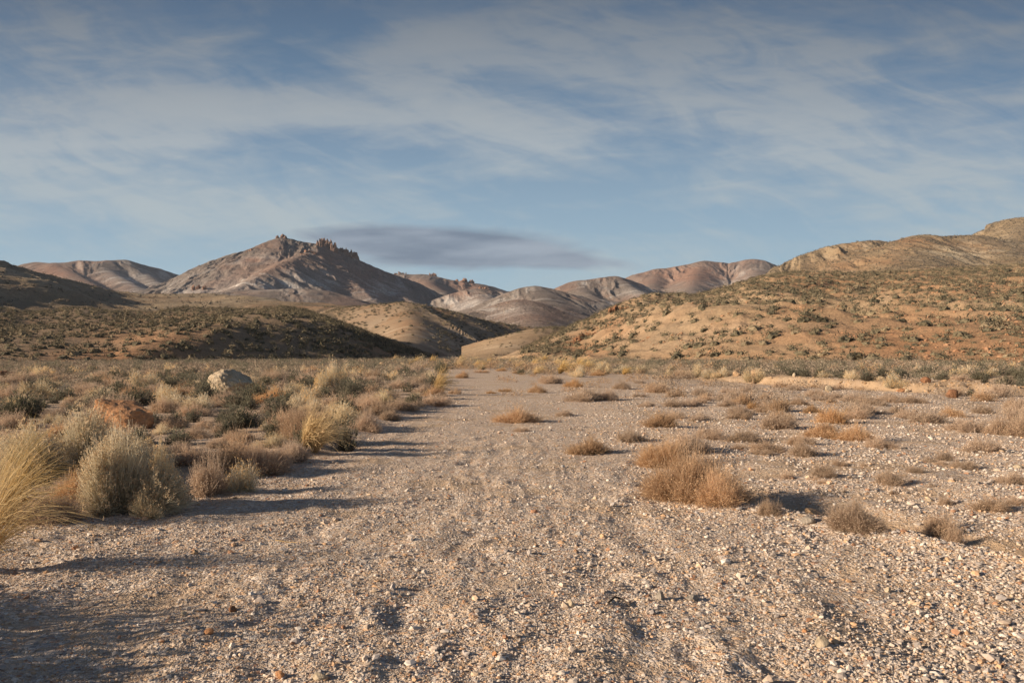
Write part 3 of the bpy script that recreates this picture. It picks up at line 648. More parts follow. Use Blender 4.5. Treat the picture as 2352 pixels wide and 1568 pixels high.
# (kind, px, base py, width, height, label)
HAND = [
 ('G', -60, 1335, 300, 330, 'tall straw grass clump arching in from the left edge of the photo'),
 ('G', 10, 1215, 190, 250, 'second straw grass clump at the left edge, behind the nearest one'),
 ('R', 190, 1100, 380, 150, 'broad grey-green rabbitbrush topped with yellow heads, in front of the orange boulder'),
 ('R', 290, 1190, 310, 195, 'largest pale rabbitbrush with tan flower heads at the gravel edge'),
 ('R', 372, 1168, 150, 135, 'right shoulder rabbitbrush leaning against the largest pale one'),
 ('R', 330, 1192, 90, 60, 'small sparse rabbitbrush with separate stems at the foot of the largest one'),
 ('O', 165, 1150, 110, 75, 'small rusty shrub between the edge grass and the largest rabbitbrush'),
 ('T', 115, 1205, 170, 80, 'low tan shrub on the gravel edge right of the edge grass'),
 ('T', 475, 1140, 110, 110, 'brown shaded shrub just right of the largest rabbitbrush'),
 ('R', 550, 1132, 110, 70, 'small grey rabbitbrush with yellow tips on the gravel edge'),
 ('T', 530, 1090, 120, 90, 'tan shrub behind the small grey rabbitbrush'),
 ('T', 600, 1092, 170, 80, 'wide pale tan shrub along the gravel edge before the arching grass'),
 ('T', 672, 1062, 90, 60, 'tan shrub left of the arching yellow grass'),
 ('T', 705, 1010, 150, 90, 'big tan shrub behind the arching yellow grass'),
 ('T', 660, 985, 110, 60, 'lower tan shrub left of the big tan one'),
 ('G', 722, 1047, 120, 118, 'arching yellow grass clump at the gravel edge'),
 ('G', 700, 1040, 80, 90, 'smaller yellow grass tuft just left of the arching grass clump'),
 ('S', 795, 1038, 85, 78, 'dark green sagebrush on the gravel edge right of the arching grass'),
 ('S', 760, 1010, 60, 60, 'dark sagebrush behind the arching yellow grass'),
 ('T', 842, 992, 88, 58, 'greyish tan shrub behind the dark green sagebrush at the gravel edge'),
 ('T', 893, 966, 60, 34, 'small brown shrub at the gravel edge below the long row'),
 ('T', 870, 955, 90, 44, 'domed brown shrub in the row above the gravel edge'),
 ('T', 925, 943, 80, 40, 'tan domed shrub left of the upright yellow grass'),
 ('T', 1000, 932, 105, 36, 'last tan shrub of the row, jutting into the gravel'),
 ('G', 1003, 905, 56, 52, 'bright upright yellow grass clump beside the far end of the row'),
 ('S', 630, 1004, 62, 50, 'green sagebrush behind the wide pale tan shrub'),
 ('S', 525, 998, 80, 44, 'olive sagebrush in the open patch right of the orange boulder'),
 ('T', 468, 985, 50, 34, 'small grey shrub right of the orange boulder, nearer of two'),
 ('T', 388, 985, 82, 36, 'grey shrub touching the right end of the orange boulder'),
 ('T', 375, 948, 85, 42, 'grey shrub behind the right end of the orange boulder'),
 ('T', 447, 956, 85, 40, 'tan shrub in front of the white boulder'),
 ('S', 605, 911, 36, 26, 'dark green sage touching the right side of the white boulder'),
 ('S', 437, 902, 55, 32, 'dark twiggy sagebrush left of the white boulder'),
 ('S', 466, 902, 34, 18, 'small green sage at the left foot of the white boulder'),
 ('S', 570, 942, 66, 34, 'grey-green sagebrush below the white boulder'),
 ('S', 660, 935, 95, 38, 'spreading green sagebrush right of the white boulder'),
 ('R', 745, 900, 90, 54, 'tall pale rabbitbrush right of the white boulder'),
 ('S', 147, 920, 72, 36, 'dark green sagebrush left of the orange boulder, standing alone'),
 ('S', 205, 935, 62, 24, 'low green sagebrush above the orange boulder'),
 ('R', 236, 925, 100, 36, 'pale rabbitbrush above the orange boulder'),
 ('S', 100, 892, 58, 32, 'tall grey-green sagebrush right of the rust-brown rock'),
 ('T', 30, 912, 50, 34, 'tan shrub under the rust-brown rock at the left edge'),
 ('T', 30, 985, 90, 46, 'grey shrub behind the edge grass'),
 ('T', 135, 962, 75, 32, 'grey shrub left of the orange boulder'),
 ('T', 60, 950, 80, 32, None), ('T', 280, 902, 82, 32, None), ('S', 275, 866, 95, 16, None), ('T', 352, 866, 38, 14, None),
 ('T', 475, 935, 44, 22, None), ('S', 615, 928, 32, 18, None), ('S', 636, 888, 44, 24, None), ('T', 500, 1030, 66, 30, None),
 ('S', 695, 925, 60, 30, None), ('S', 790, 930, 80, 32, None), ('T', 832, 932, 60, 34, None), ('T', 765, 965, 70, 40, None),
 ('R', 770, 893, 75, 62, 'pale feathery rabbitbrush, tallest beyond the white boulder'), ('T', 958, 857, 56, 28, None), ('T', 917, 857, 44, 20, None),
 ('S', 1012, 857, 50, 32, 'dark sagebrush where the gravel meets the far brush'), ('S', 1036, 847, 36, 20, None), ('O', 1062, 868, 44, 20, None),
 ('G', 1119, 840, 22, 18, 'tiny straw grass clump at the far mouth of the gravel wash'), ('T', 920, 892, 64, 30, None), ('T', 855, 902, 50, 30, None), ('T', 1045, 905, 40, 22, None),
 ('O', 1187, 972, 122, 46, 'rusty shrub alone in the middle of the gravel, nearest the centre'),
 ('T', 1200, 991, 45, 15, 'tiny tan tuft in front of the central rusty shrub'),
 ('T', 1298, 956, 56, 20, 'low olive tuft right of the central rusty shrub'),
 ('O', 1352, 1045, 112, 50, 'rusty shrub left of the largest rusty pair'),
 ('T', 1450, 1016, 78, 44, 'greyish shrub behind the rusty one, leaning left'),
 ('O', 1515, 982, 94, 44, 'rusty domed shrub behind the largest rusty pair'),
 ('O', 1535, 1078, 150, 78, 'back shrub of the largest rusty pair in the gravel'),
 ('O', 1580, 1155, 240, 128, 'largest rusty orange shrub at the right of the gravel'),
 ('O', 1655, 1163, 175, 96, 'darker right flank shrub of the largest rusty clump'),
 ('T', 1342, 922, 100, 44, 'wide tan shrub in the middle distance of the gravel'),
 ('T', 1396, 920, 70, 32, 'pale tan shrub touching the wide one in the middle distance'),
 ('O', 1232, 902, 46, 25, 'small rusty shrub below the far olive pair'),
 ('T', 1260, 881, 84, 30, 'olive brown shrub at the back of the open gravel'),
 ('O', 1318, 889, 60, 24, None), ('O', 1160, 900, 40, 14, None), ('O', 1128, 904, 32, 11, None), ('O', 1372, 863, 42, 20, None), ('R', 1330, 866, 50, 28, None),
 ('T', 1427, 894, 60, 24, None), ('T', 1511, 902, 66, 34, None), ('T', 1468, 912, 40, 16, None), ('T', 1485, 934, 46, 18, None), ('T', 1270, 842, 44, 16, None),
 ('R', 1307, 855, 54, 24, None), ('T', 1468, 880, 38, 13, None), ('O', 1190, 858, 42, 14, None), ('O', 1150, 852, 36, 12, None), ('O', 1105, 856, 40, 13, None),
 ('R', 1386, 850, 48, 22, None), ('R', 1430, 857, 50, 20, None), ('R', 1475, 858, 44, 20, None),
 ('R', 1603, 866, 44, 32, 'pale domed rabbitbrush in front of the right hill'), ('R', 1632, 870, 50, 24, None), ('R', 1739, 869, 78, 30, 'grey rabbitbrush behind the tan outcrop rock'),
 ('T', 1668, 934, 48, 24, 'small grey shrub left of the rusty pair'), ('O', 1729, 940, 42, 28, 'smaller of two rusty shrubs right of the middle distance'), ('O', 1785, 945, 78, 36, 'larger rusty dome right of its smaller twin'),
 ('T', 1692, 920, 100, 38, None), ('T', 1610, 908, 56, 24, None), ('T', 1609, 926, 46, 17, None), ('T', 1794, 890, 44, 18, None), ('T', 1909, 925, 40, 24, None),
 ('O', 1863, 948, 44, 25, None), ('O', 1912, 973, 86, 46, 'rusty shrub at the back of the right-hand cluster'), ('O', 1885, 1006, 92, 48, 'pinkish rusty shrub at the left of the right-hand cluster'),
 ('O', 1965, 1014, 98, 54, 'rusty shrub in the middle of the right-hand cluster'), ('T', 2025, 1031, 84, 40, 'grey twiggy shrub at the front of the right-hand cluster'),
 ('T', 1842, 1049, 72, 50, 'dark tan shrub in front of the right-hand cluster'), ('T', 1710, 1014, 98, 38, 'tan shrub behind the largest rusty clump'), ('T', 1694, 1033, 50, 18, None), ('T', 1752, 1044, 66, 16, None),
 ('T', 1982, 949, 60, 28, None), ('T', 2026, 951, 36, 14, None), ('T', 2026, 932, 38, 20, None), ('T', 2062, 946, 40, 28, None),
 ('T', 2132, 972, 96, 46, 'domed tan shrub standing alone below the cut bank'), ('T', 2218, 992, 90, 46, 'left one of the tan trio at the right edge'),
 ('T', 2295, 1000, 80, 56, 'middle one of the tan trio at the right edge'), ('T', 2350, 1004, 90, 62, 'last tan shrub of the trio, cut by the right edge'), ('T', 2340, 952, 70, 44, 'grey shrub above the tan trio at the right edge'),
 ('T', 2170, 1059, 46, 30, None), ('T', 2160, 1069, 50, 14, None), ('T', 1927, 1071, 52, 18, None), ('T', 1986, 1071, 30, 14, None), ('T', 1808, 1100, 42, 26, None), ('T', 1869, 1103, 36, 14, None),
 ('T', 2040, 1115, 78, 46, 'brown twiggy shrub right of the largest rusty clump, mid gravel'), ('T', 2102, 1087, 56, 20, None), ('T', 2139, 1119, 40, 18, None), ('T', 2050, 1136, 32, 22, None), ('T', 2170, 1161, 44, 26, None),
 ('T', 2277, 1179, 92, 50, 'grey-brown shrub near the right edge of the gravel'), ('T', 2330, 1160, 60, 20, None),
 ('T', 1763, 1186, 66, 46, 'sparse upright twigs right of the largest rusty clump'), ('T', 1836, 1182, 32, 24, None),
 ('T', 1967, 1223, 138, 82, 'round tan shrub nearest the camera at the right'), ('T', 2158, 1230, 92, 62, 'leaning brown shrub in the sandy channel'), ('T', 2192, 1258, 52, 64, 'sparse stalks in front of the leaning brown shrub'),
 ('T', 1890, 1112, 40, 14, None), ('T', 1560, 870, 70, 24, None),
 ('S', 1883, 873, 56, 30, 'dark sagebrush on the lip of the cut bank'), ('S', 1992, 875, 62, 26, None), ('R', 2052, 886, 74, 36, 'grey rabbitbrush behind the orange rock on the cut bank'), ('T', 2187, 892, 48, 28, None), ('S', 2228, 893, 34, 18, None), ('T', 2296, 905, 60, 40, 'grey shrub hanging over the cut bank near the right edge'), ('S', 2262, 893, 30, 26, None), ('S', 1924, 866, 34, 14, None), ('S', 1820, 868, 40, 18, None), ('R', 1662, 872, 52, 22, None),
]
for kd, px, py, w, h, lab in HAND:
    x, y, z = at(px, py)
    s = y/F; rad = w*s*.5*(1.0 if kd != 'G' else .85); hg = h*s*(.9 if kd in 'TO' else 1.3 if kd == 'G' and w < 100 else 1.0)
    y2 = y+rad*.55
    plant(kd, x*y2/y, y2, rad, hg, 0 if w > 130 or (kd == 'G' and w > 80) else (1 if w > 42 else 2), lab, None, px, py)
# three bushes just outside the left of the photo, their shadows lie on the near gravel
for kd, x, y, r_, h, lab in [('R', -3.75, 2.95, .85, .85, 'big tall rabbitbrush just outside the left of the photo'), ('R', -3.05, 2.75, .5, .58, 'wide pale rabbitbrush just outside the left of the photo, lowest one'), ('T', -3.45, 3.45, .6, .66, 'tan shrub outside the left of the photo, beside the nearest grass'), ('R', -3.2, 2.1, .5, .5, 'grey rabbitbrush outside the photo at the lower left corner'),
   ('R', -4.3, 3.0, .55, .62, 'pale rabbitbrush just outside the left of the photo, nearest the camera'),
                        ('T', -3.9, 2.45, .45, .50, 'tan shrub just outside the left of the photo'), ('R', -5.0, 3.5, .60, .75, 'tall rabbitbrush outside the left of the photo, behind the grass'),
                        ('O', -4.5, 1.9, .5, .5, 'rusty shrub outside the photo at the lower left')]:
    plant(kd, x, y, r_, h, 1, lab)

# ------------------------------------------------------------------ rocks
MR = {
 'orange': mat_rock('orange_rock', (.44, .22, .105), (.56, .31, .16), (.38, .22, .13)),
 'white': mat_rock('cream_rock', (.40, .32, .22), (.56, .48, .36), (.36, .27, .17)),
 'brown': mat_rock('rust_brown_rock', (.22, .11, .06), (.34, .18, .10), (.14, .08, .05)),
 'tan': mat_rock('tan_rock', (.40, .27, .16), (.50, .36, .23), (.30, .20, .12)),
 'grey': mat_rock('grey_rock', (.27, .24, .20), (.36, .32, .27), (.20, .17, .15)),
 'crag': mat_rock('crag_rock', (.20, .13, .10), (.30, .20, .15), (.13, .085, .07), .06, 1.0),
 'cragw': mat_rock('warm_crag_rock', (.27, .15, .10), (.36, .22, .15), (.17, .10, .07), .06, 1.0),
 'hillrock': mat_rock('hill_outcrop_rock', (.22, .11, .06), (.34, .18, .095), (.12, .065, .04), .5, 1.0),
}
def ico(sub):
    bm = bmesh.new(); bmesh.ops.create_icosphere(bm, subdivisions=sub, radius=1)
    v = np.array([q.co[:] for q in bm.verts]); f = np.array([[q.index for q in p.verts] for p in bm.faces]); bm.free()
    return v, f
ICO = {k: ico(k) for k in (1, 2, 3, 4, 5)}
def n3(v, s, seed): return (fbm(v[:, 0]*s+v[:, 2]*s*.7, v[:, 1]*s-v[:, 2]*s*.6, seed, 4)+fbm(v[:, 2]*s+3, v[:, 0]*s*.8+v[:, 1]*s*.5, seed+5, 4))*.5
def rock_geo(dims, seed, sub=4, cuts=12, rough=.10, depth=(.55, .9)):
    v, f = ICO[sub]; v = v.copy(); rg = np.random.default_rng(seed)
    for _ in range(cuts):
        n = rg.normal(size=3); n /= np.linalg.norm(n); d = rg.uniform(*depth)
        q = v@n-d; v = v-np.maximum(q, 0)[:, None]*n
    v = v*(1+rough*2*n3(v, 1.6, seed)+rough*n3(v, 6, seed+2))[:, None]
    v = v/np.abs(v).max(0)
    return v*np.array(dims)*.5, f
def rock(name, px, py, w, h, mat, label, seed, depth=1.0, sub=4, cuts=12, rough=.10, sink=.2, cat_='rock', group='scattered rocks', rz=0, tilt=0):
    x, y, z = at(px, py); s = y/F; W, H = w*s, h*s
    v, f = rock_geo((W, W*depth, H*(1+sink)), seed, sub, cuts, rough)
    c, s_ = math.cos(tilt), math.sin(tilt); v = v@np.array([[c, 0, -s_], [0, 1, 0], [s_, 0, c]])
    y2 = y+W*depth*.35
    o = obj(name, mesh_np(name, v, f, 3, MR[mat], sub < 3), None, (x*y2/y, y2, gh(x*y2/y, y2)+H*(1+sink)*.5-H*sink))
    o['label'] = label; o['category'] = cat_; o['group'] = group
    PLANTS.append((x, y2, W*.5, 'rock', None, px, py, H))
    return o
rock('boulder', 268, 984, 190, 66, 'orange', 'long low orange boulder behind the broad rabbitbrush', 3, .55, 5, 18, .09, .35, 'boulder')
rock('boulder', 534, 910, 114, 62, 'white', 'big cream white boulder standing above the left brush', 12, .8, 5, 14, .10, .25, 'boulder', tilt=.12)
rock('boulder', 12, 877, 56, 26, 'brown', 'rust-brown pointed rock at the left edge', 21, .9, 4, 10, .14, .3, 'boulder')
rock('rock', 52, 985, 36, 26, 'tan', 'pale pointed rock behind the edge grass', 22, .8, 4, 10)
rock('rock', 76, 990, 36, 26, 'brown', 'dark orange rock beside the pale pointed one', 23, .8, 4, 10)
for i, (px, py, w, h, m, lab) in enumerate([
    (1693, 872, 20, 13, 'tan', 'small tan block at the left end of the cut bank'), (1740, 876, 34, 17, 'tan', 'flat tan outcrop rock under the grey rabbitbrush'),
    (1824, 868, 8, 9, 'white', 'small white rock standing on the bank lip'), (1902, 900, 20, 15, 'white', 'round white rock at the foot of the cut bank'),
    (2068, 886, 23, 10, 'orange', 'orange rock on the cut bank lip'), (2083, 885, 10, 8, 'white', 'little pale rock touching the orange one on the bank'),
    (2126, 893, 24, 14, 'brown', 'brown rock perched on the bank lip'), (2188, 914, 34, 20, 'brown', 'brown angular rock at the foot of the cut bank'),
    (1868, 874, 10, 6, 'tan', 'small tan rock on the bank slope, left part'), (1993, 886, 8, 7, 'tan', 'small tan stone half way down the bank'),
    (2338, 1076, 22, 9, 'white', 'flat white rock lying near the right edge'), (1856, 1204, 34, 16, 'grey', 'flat grey rock in the sandy channel'),
    (1862, 1188, 44, 22, 'tan', 'crumbly tan lump behind the flat grey rock'), (226, 846, 12, 6, 'orange', 'small orange rock far out on the left flat'),
    (309, 847, 16, 7, 'brown', 'dark red rock far out on the left flat'), (706, 844, 18, 7, 'brown', 'red-brown rock in the far brush left of centre'),
    (711, 859, 22, 9, 'orange', 'orange-brown rock nearer than the far red-brown one'), (879, 842, 20, 11, 'tan', 'light tan rock standing in the far brush at the centre'),
    (323, 862, 14, 10, 'white', 'white stone among the far left shrubs'), (900, 852, 14, 5, 'tan', 'low tan stone right of the light tan rock'), (2133, 1151, 18, 7, 'white', 'flat white stone near the two twiggy tufts'),
    (1887, 1487, 32, 24, 'white', 'round beige stone, largest in the near gravel'), (1848, 1452, 12, 9, 'orange', 'brick red pebble above the round beige stone'),
    (644, 1558, 26, 16, 'orange', 'rust orange stone at the bottom edge'), (1310, 1395, 26, 16, 'white', 'pale angular stone at the end of the buried twig'),
    (1516, 1377, 22, 20, 'grey', 'grey rounded stone right of the buried twig'), (482, 1458, 26, 12, 'orange', 'brick orange stone in the shaded gravel'),
    (535, 1405, 20, 13, 'brown', 'dark brown stone in the shaded gravel'), (423, 1413, 20, 10, 'white', 'white stone in the shaded gravel'),
    (735, 1562, 34, 18, 'white', 'pale round stone at the bottom edge'), (2040, 1360, 16, 12, 'white', 'white chip standing up in the right gravel'),
    (1590, 1378, 34, 12, 'grey', 'long flat grey stone in the right gravel'), (448, 1272, 18, 9, 'tan', 'thin tan stone on the sunlit strip of left gravel'),
    (1137, 1505, 14, 9, 'orange', 'orange pebble in the middle of the near gravel')]):
    small = y_ = py > 1250
    rock('stone' if py > 1250 else 'rock', px, py, w, h, m, lab, 40+i, .8, 3, 9, .08, .3, 'stone' if py > 1250 else 'rock', 'stones lying on the gravel' if py > 1250 else 'scattered rocks')

def crag(name, key, items, mat, label, seed, group=None, cat_='outcrop'):
    """one rocky outcrop: jointed blocks grown together, standing on the slope"""
    rg = np.random.default_rng(seed); V, Fc = [], []; o = 0; c0 = None
    for (px, py, D, w, h) in items:
        X0 = (px-CX)/F*D; s = D/F; z0 = float(th(key, np.array([X0]), np.array([D]))[0])
        if c0 is None: c0 = np.array([X0, D, z0])
        n = max(4, int(w*h/32)+3)
        for _ in range(n):
            a = rg.uniform(-.5, .5); hh = h*s*rg.uniform(.45, 1.0)*(1-1.2*a*a)
            ww = max(w*s*rg.uniform(.2, .42), hh*.5); x = X0+a*w*s; y = D+rg.uniform(-.3, .3)*w*s
            zb = float(th(key, np.array([x]), np.array([y]))[0])
            v, f = rock_geo((ww, ww*rg.uniform(.8, 1.3), hh*2), int(rg.integers(1e6)), 3, 9, .22, (.4, .8))
            v = v+np.array([x, y, zb])-c0
            V.append(v); Fc.append(f+o); o += len(v)
    ob = obj(name, mesh_np(name, np.concatenate(V), np.concatenate(Fc), 3, MR[mat]), None, tuple(c0))
    ob['label'] = label; ob['category'] = cat_
    if group: ob['group'] = group
RG = 'rock outcrops on the ridges'
crag('rock_outcrop', 'peak', [(648, 552, 1580, 26, 9)], 'crag', 'small dark crag on the very summit of the main peak', 1, RG)
crag('rock_outcrop', 'peak', [(745, 572, 1594, 20, 20), (758, 578, 1597, 24, 24), (738, 590, 1578, 16, 20), (768, 592, 1578, 16, 22)], 'crag', 'tall crag of towers on the right shoulder of the main peak', 2, RG)
crag('rock_outcrop', 'peak', [(788, 586, 1606, 26, 12), (805, 594, 1608, 26, 17), (818, 600, 1612, 14, 18), (800, 612, 1590, 20, 14)], 'crag', 'second jagged crag lower down the right shoulder of the main peak', 3, RG)
crag('rock_outcrop', 'peak', [(712, 583, 1508, 28, 7), (698, 586, 1480, 20, 5)], 'cragw', 'brown rocks on top of the front spur of the main peak', 4, RG)
crag('rock_outcrop', 'peak', [(572, 601, 1500, 18, 6)], 'cragw', 'lone orange-brown rocks on the left slope of the main peak', 5, RG)
crag('rock_outcrop', 'peak', [(450, 672, 1330, 18, 14), (470, 676, 1320, 10, 10)], 'cragw', 'pair of brown crags at the foot of the main peak', 6, RG)
crag('rock_outcrop', 'back', [(915, 630, 2420, 18, 6), (930, 631, 2420, 16, 6)], 'crag', 'low dark crag right of the main peak on the far ridge', 7, RG)
crag('rock_outcrop', 'back', [(990, 634, 2400, 16, 6), (1000, 636, 2400, 12, 10)], 'cragw', 'middle crag of three on the far ridge', 8, RG)
crag('rock_outcrop', 'back', [(1055, 648, 2405, 26, 9), (1070, 650, 2405, 14, 13), (1085, 652, 2410, 18, 10)], 'cragw', 'reddish castle-like crag, right of three on the far ridge', 9, RG)
crag('rock_outcrop', 'pale', [(1108, 667, 1530, 26, 6)], 'cragw', 'red rocks on the pale hill below the far ridge', 10, RG)
crag('rock_outcrop', 'right', [(1412, 745, 185, 26, 20), (1436, 730, 188, 24, 10)], 'hillrock', 'dark brown outcrop high on the left edge of the right hill', 11, RG)
crag('rock_outcrop', 'right', [(1356, 800, 150, 36, 16), (1338, 807, 147, 34, 12), (1318, 815, 143, 36, 10)], 'hillrock', 'dark red outcrop low on the left flank of the right hill', 12, RG)
crag('rock_outcrop', 'right', [(1826, 642, 256, 24, 10), (1800, 648, 250, 18, 7), (1850, 652, 246, 20, 7)], 'hillrock', 'orange rocks crowning the right hill', 13, RG)

# ------------------------------------------------------------------ brush on the flats
def clear(x, y, r_, lst, f_=.75):
    for q in lst:
        if (q[0]-x)**2+(q[1]-y)**2 < ((q[2]+r_)*(f_ if y < 45 else .95))**2: return False
    return True
cand = []
cr_ = random.Random(31)
cells = {}
def near(x, y, r_):
    i, j = int(x//2), int(y//2)
    for a in (-1, 0, 1):
        for b in (-1, 0, 1):
            if not clear(x, y, r_, cells.get((i+a, j+b), ())): return False
    return True
def put(c): cells.setdefault((int(c[0]//2), int(c[1]//2)), []).append(c)
for q in PLANTS: put(q)
tries = 0
while tries < 40000:
    tries += 1
    y = 5.5+(cr_.random()**.62)*125; x = cr_.uniform(-.74, .74)*y
    bxx = float(np.interp(y, BANK[:, 0], BANK[:, 1])); byy = float(np.interp(x, [4, 8, 10.5, 13, 18, 30, 60], [60, 42, 31, 24.5, 20.5, 18, 16]))
    px = CX+x/y*F; py = HY+EYE/y*F
    nz = float(perlin(np.array([x*.22]), np.array([y*.22]), 8)[0])
    if x < bxx-.35:
        if y < 6.5 or nz < -.6: continue
        if y > 14 and px > 1050 and y < 45: continue
        kd = cr_.choices('TSRO', [38, 42, 17, 3])[0]; rad = cr_.uniform(.20, .62) if y > 12 else cr_.uniform(.10, .3)
    elif x > 6 and y > byy+2.6:
        kd = cr_.choices('TSRO', [34, 44, 18, 4])[0]; rad = cr_.uniform(.22, .52)
        if nz < -.5: continue
    elif y > 47:
        if px < 1180 and y < 62: continue
        kd = cr_.choices('TSROG', [30, 8, 24, 34, 6])[0]; rad = cr_.uniform(.3, .75)
    elif px > 1500 and y > 9:
        if cr_.random() > .10+.25*(nz > .2): continue
        kd = cr_.choices('TO', [80, 20])[0]; rad = cr_.uniform(.12, .38)
    elif px > 1600 and y > 5.5:
        if cr_.random() > .22: continue
        kd = 'T'; rad = cr_.uniform(.06, .16)
    elif px > 1150 and y > 20:
        if cr_.random() > .04: continue
        kd = 'O'; rad = cr_.uniform(.12, .35)
    else: continue
    if y > 95 and kd in 'TO' and cr_.random() < .5: kd = 'S'
    if not near(x, y, rad): continue
    h = rad*(cr_.uniform(.62, .95) if kd != 'G' else 1.5)
    c = (x, y, rad, kd, h); put(c); cand.append(c)
cand.sort(key=lambda c: -c[4]*c[2]/c[1]**2)
cnt = {}
for q in PLANTS:
    if q[3] != 'rock': k = NAMES[q[3]]; cnt[k] = cnt.get(k, 0)+1
rest = []
for x, y, rad, kd, h in cand:
    k = NAMES[kd]; lim = {'dry_shrub': 280, 'sagebrush': 260, 'rabbitbrush': 150, 'grass_clump': 30}[k]
    if abs(x/y) > .66 or cnt.get(k, 0) >= lim: rest.append((x, y, rad, kd, h)); continue
    cnt[k] = cnt.get(k, 0)+1
    wpx = 2*rad/y*F
    plant(kd, x, y, rad, h, 1 if wpx > 55 else 2, None, None, CX+x/y*F, HY+EYE/y*F)
# labels for the unlabelled ones: kind + where they stand
LM = [(262, 960, 'the orange boulder'), (532, 880, 'the cream white boulder'), (12, 865, 'the rust-brown edge rock'), (285, 1090, 'the largest rabbitbrush'), (728, 1000, 'the arching yellow grass'),
      (1003, 880, 'the upright yellow grass'), (1187, 950, 'the central rusty shrub'), (1590, 1090, 'the largest rusty clump'), (1345, 900, 'the wide mid-gravel shrub'), (1940, 990, 'the right-hand rusty cluster'),
      (2132, 950, 'the lone tan dome'), (2295, 975, 'the tan trio'), (1967, 1180, 'the round near tan shrub'), (2277, 1155, 'the grey-brown edge shrub'), (1785, 925, 'the rusty dome pair'), (1902, 893, 'the round white rock'),
      (2068, 882, 'the orange bank rock'), (2188, 905, 'the upright bank rock'), (1693, 868, 'the small tan bank block'), (879, 838, 'the light tan far rock'), (226, 843, 'the small far orange rock'), (706, 842, 'the far red-brown rock'),
      (1119, 838, 'the wash mouth grass'), (1260, 866, 'the olive mid-gravel shrub'), (770, 860, 'the tallest pale rabbitbrush'), (1603, 850, 'the pale dome under the hill'), (147, 900, 'the lone dark sagebrush'), (2296, 880, 'the overhanging bank shrub'), (500, 1015, 'the open soil patch')]
buck = {}
for x, y, rad, kd, e, px, py, h in PLANTS:
    if e is None or 'label' in e: continue
    li = min(LM, key=lambda q: (q[0]-px)**2+((q[1]-py)*2.2)**2); dx = px-li[0]; dy = py-li[1]
    if abs(dx) > abs(dy)*2.2: d = 'right of' if dx > 0 else 'left of'
    else: d = 'in front of' if dy > 0 else 'behind'
    w = 2*rad/y*F
    size = 'tiny' if w < 22 else 'small' if w < 40 else 'mid-sized' if w < 70 else 'large'
    kn = {'R': 'pale rabbitbrush', 'O': 'rusty shrub', 'T': 'tan shrub', 'S': 'dark sagebrush', 'G': 'straw grass tuft'}[kd]
    buck.setdefault((size, kn, d, li[2]), []).append((px, e))
ORD = ['leftmost', 'second from left', 'third from left', 'fourth from left', 'fifth from left', 'sixth from left', 'seventh from left', 'eighth from left', 'ninth from left', 'tenth from left']
for (size, kn, d, lm), lst in buck.items():
    lst.sort(key=lambda q: q[0])
    for i, (px, e) in enumerate(lst):
        if len(lst) == 1: e['label'] = f'{size} {kn} {d} {lm}'
        elif len(lst) == 2: e['label'] = f"{('left', 'right')[i]} of two {size} {kn} plants {d} {lm}"
        elif len(lst) <= 10: e['label'] = f'{size} {kn}, {ORD[i]} {d} {lm}'
        else:
            e['label'] = f'{size} {kn} in the dense brush {d} {lm}'; e['group'] = f'{size} {kn} clumps {d} {lm}'

# the remaining brush far out on the flats: past counting
def clump_templates(n, tris, seed, kinds=8):
    out = []
    for k in range(kinds):
        rg = np.random.default_rng(seed+k)
        p = dome(n, rg, .25, .4, k*1.1)
        d = rg.normal(size=p.shape)+p*1.2+np.array([0, 0, .5]); d /= np.linalg.norm(d, axis=1, keepdims=True)
        s = np.cross(d, rg.normal(size=p.shape)); s /= np.linalg.norm(s, axis=1, keepdims=True)
        L_ = tris*rg.uniform(.6, 1.4, n)[:, None]
        out.append(np.stack([p-s*L_*.3, p+s*L_*.3, p+d*L_], 1).reshape(-1, 3))
    return out
def mass(name, pts, mats, n, tri, seed, group=None, label=None, category=None, core=0):
    """pts: (x, y, z, radius, height, material index); core adds a dense lumpy heart under the loose leaves"""
    T = clump_templates(n, tri, seed); rg = np.random.default_rng(seed)
    if core:
        v0, f0 = ICO[core]; keepf = (v0[f0][:, :, 2].max(1) > -.1)
        for k in range(8):
            v = v0*(.66+.16*np.sin(v0[:, :1]*5+k*2.1)*np.cos(v0[:, 1:2]*6+k)+.09*rg.normal(size=(len(v0), 1)))
            T[k] = np.concatenate([v[f0[keepf]].reshape(-1, 3), T[k]])
    m3 = len(T[0])
    V = np.empty((len(pts), m3, 3)); tone = np.empty((len(pts), m3))
    for i, (x, y, z, r_, h, m) in enumerate(pts):
        t = T[i % 8]; a = rg.uniform(0, 6.28); c, s = math.cos(a), math.sin(a)
        V[i, :, 0] = (t[:, 0]*c-t[:, 1]*s)*r_+x; V[i, :, 1] = (t[:, 0]*s+t[:, 1]*c)*r_+y; V[i, :, 2] = t[:, 2]*h+z
        tone[i] = np.clip(rg.normal(.4, .35), 0, 1)
    f = np.arange(len(pts)*m3).reshape(-1, 3)
    hz = np.tile(np.repeat(rg.random(m3//3), 3), len(pts))
    me = mesh_np(name, V.reshape(-1, 3), f, 3, mats, False, {'tone': tone.ravel(), 't': hz})
    me.polygons.foreach_set('material_index', np.repeat(np.array([int(p[5]) for p in pts], np.int32), m3//3))
    o = obj(name, me, kind='stuff')
    if label: o['label'] = label; o['category'] = category
    return o
M_fr = mat_plant('far_rabbitbrush', (.27, .235, .16), (.40, .345, .235), (.26, .225, .15), .1, .2)
M_ft = mat_plant('far_tan_brush', (.28, .215, .155), (.44, .345, .25), (.30, .23, .165), .1, .2)
mi = {'R': 0, 'T': 1, 'O': 2, 'S': 3, 'G': 0}
zz = ground_h(np.array([c[0] for c in rest]), np.array([c[1] for c in rest]))
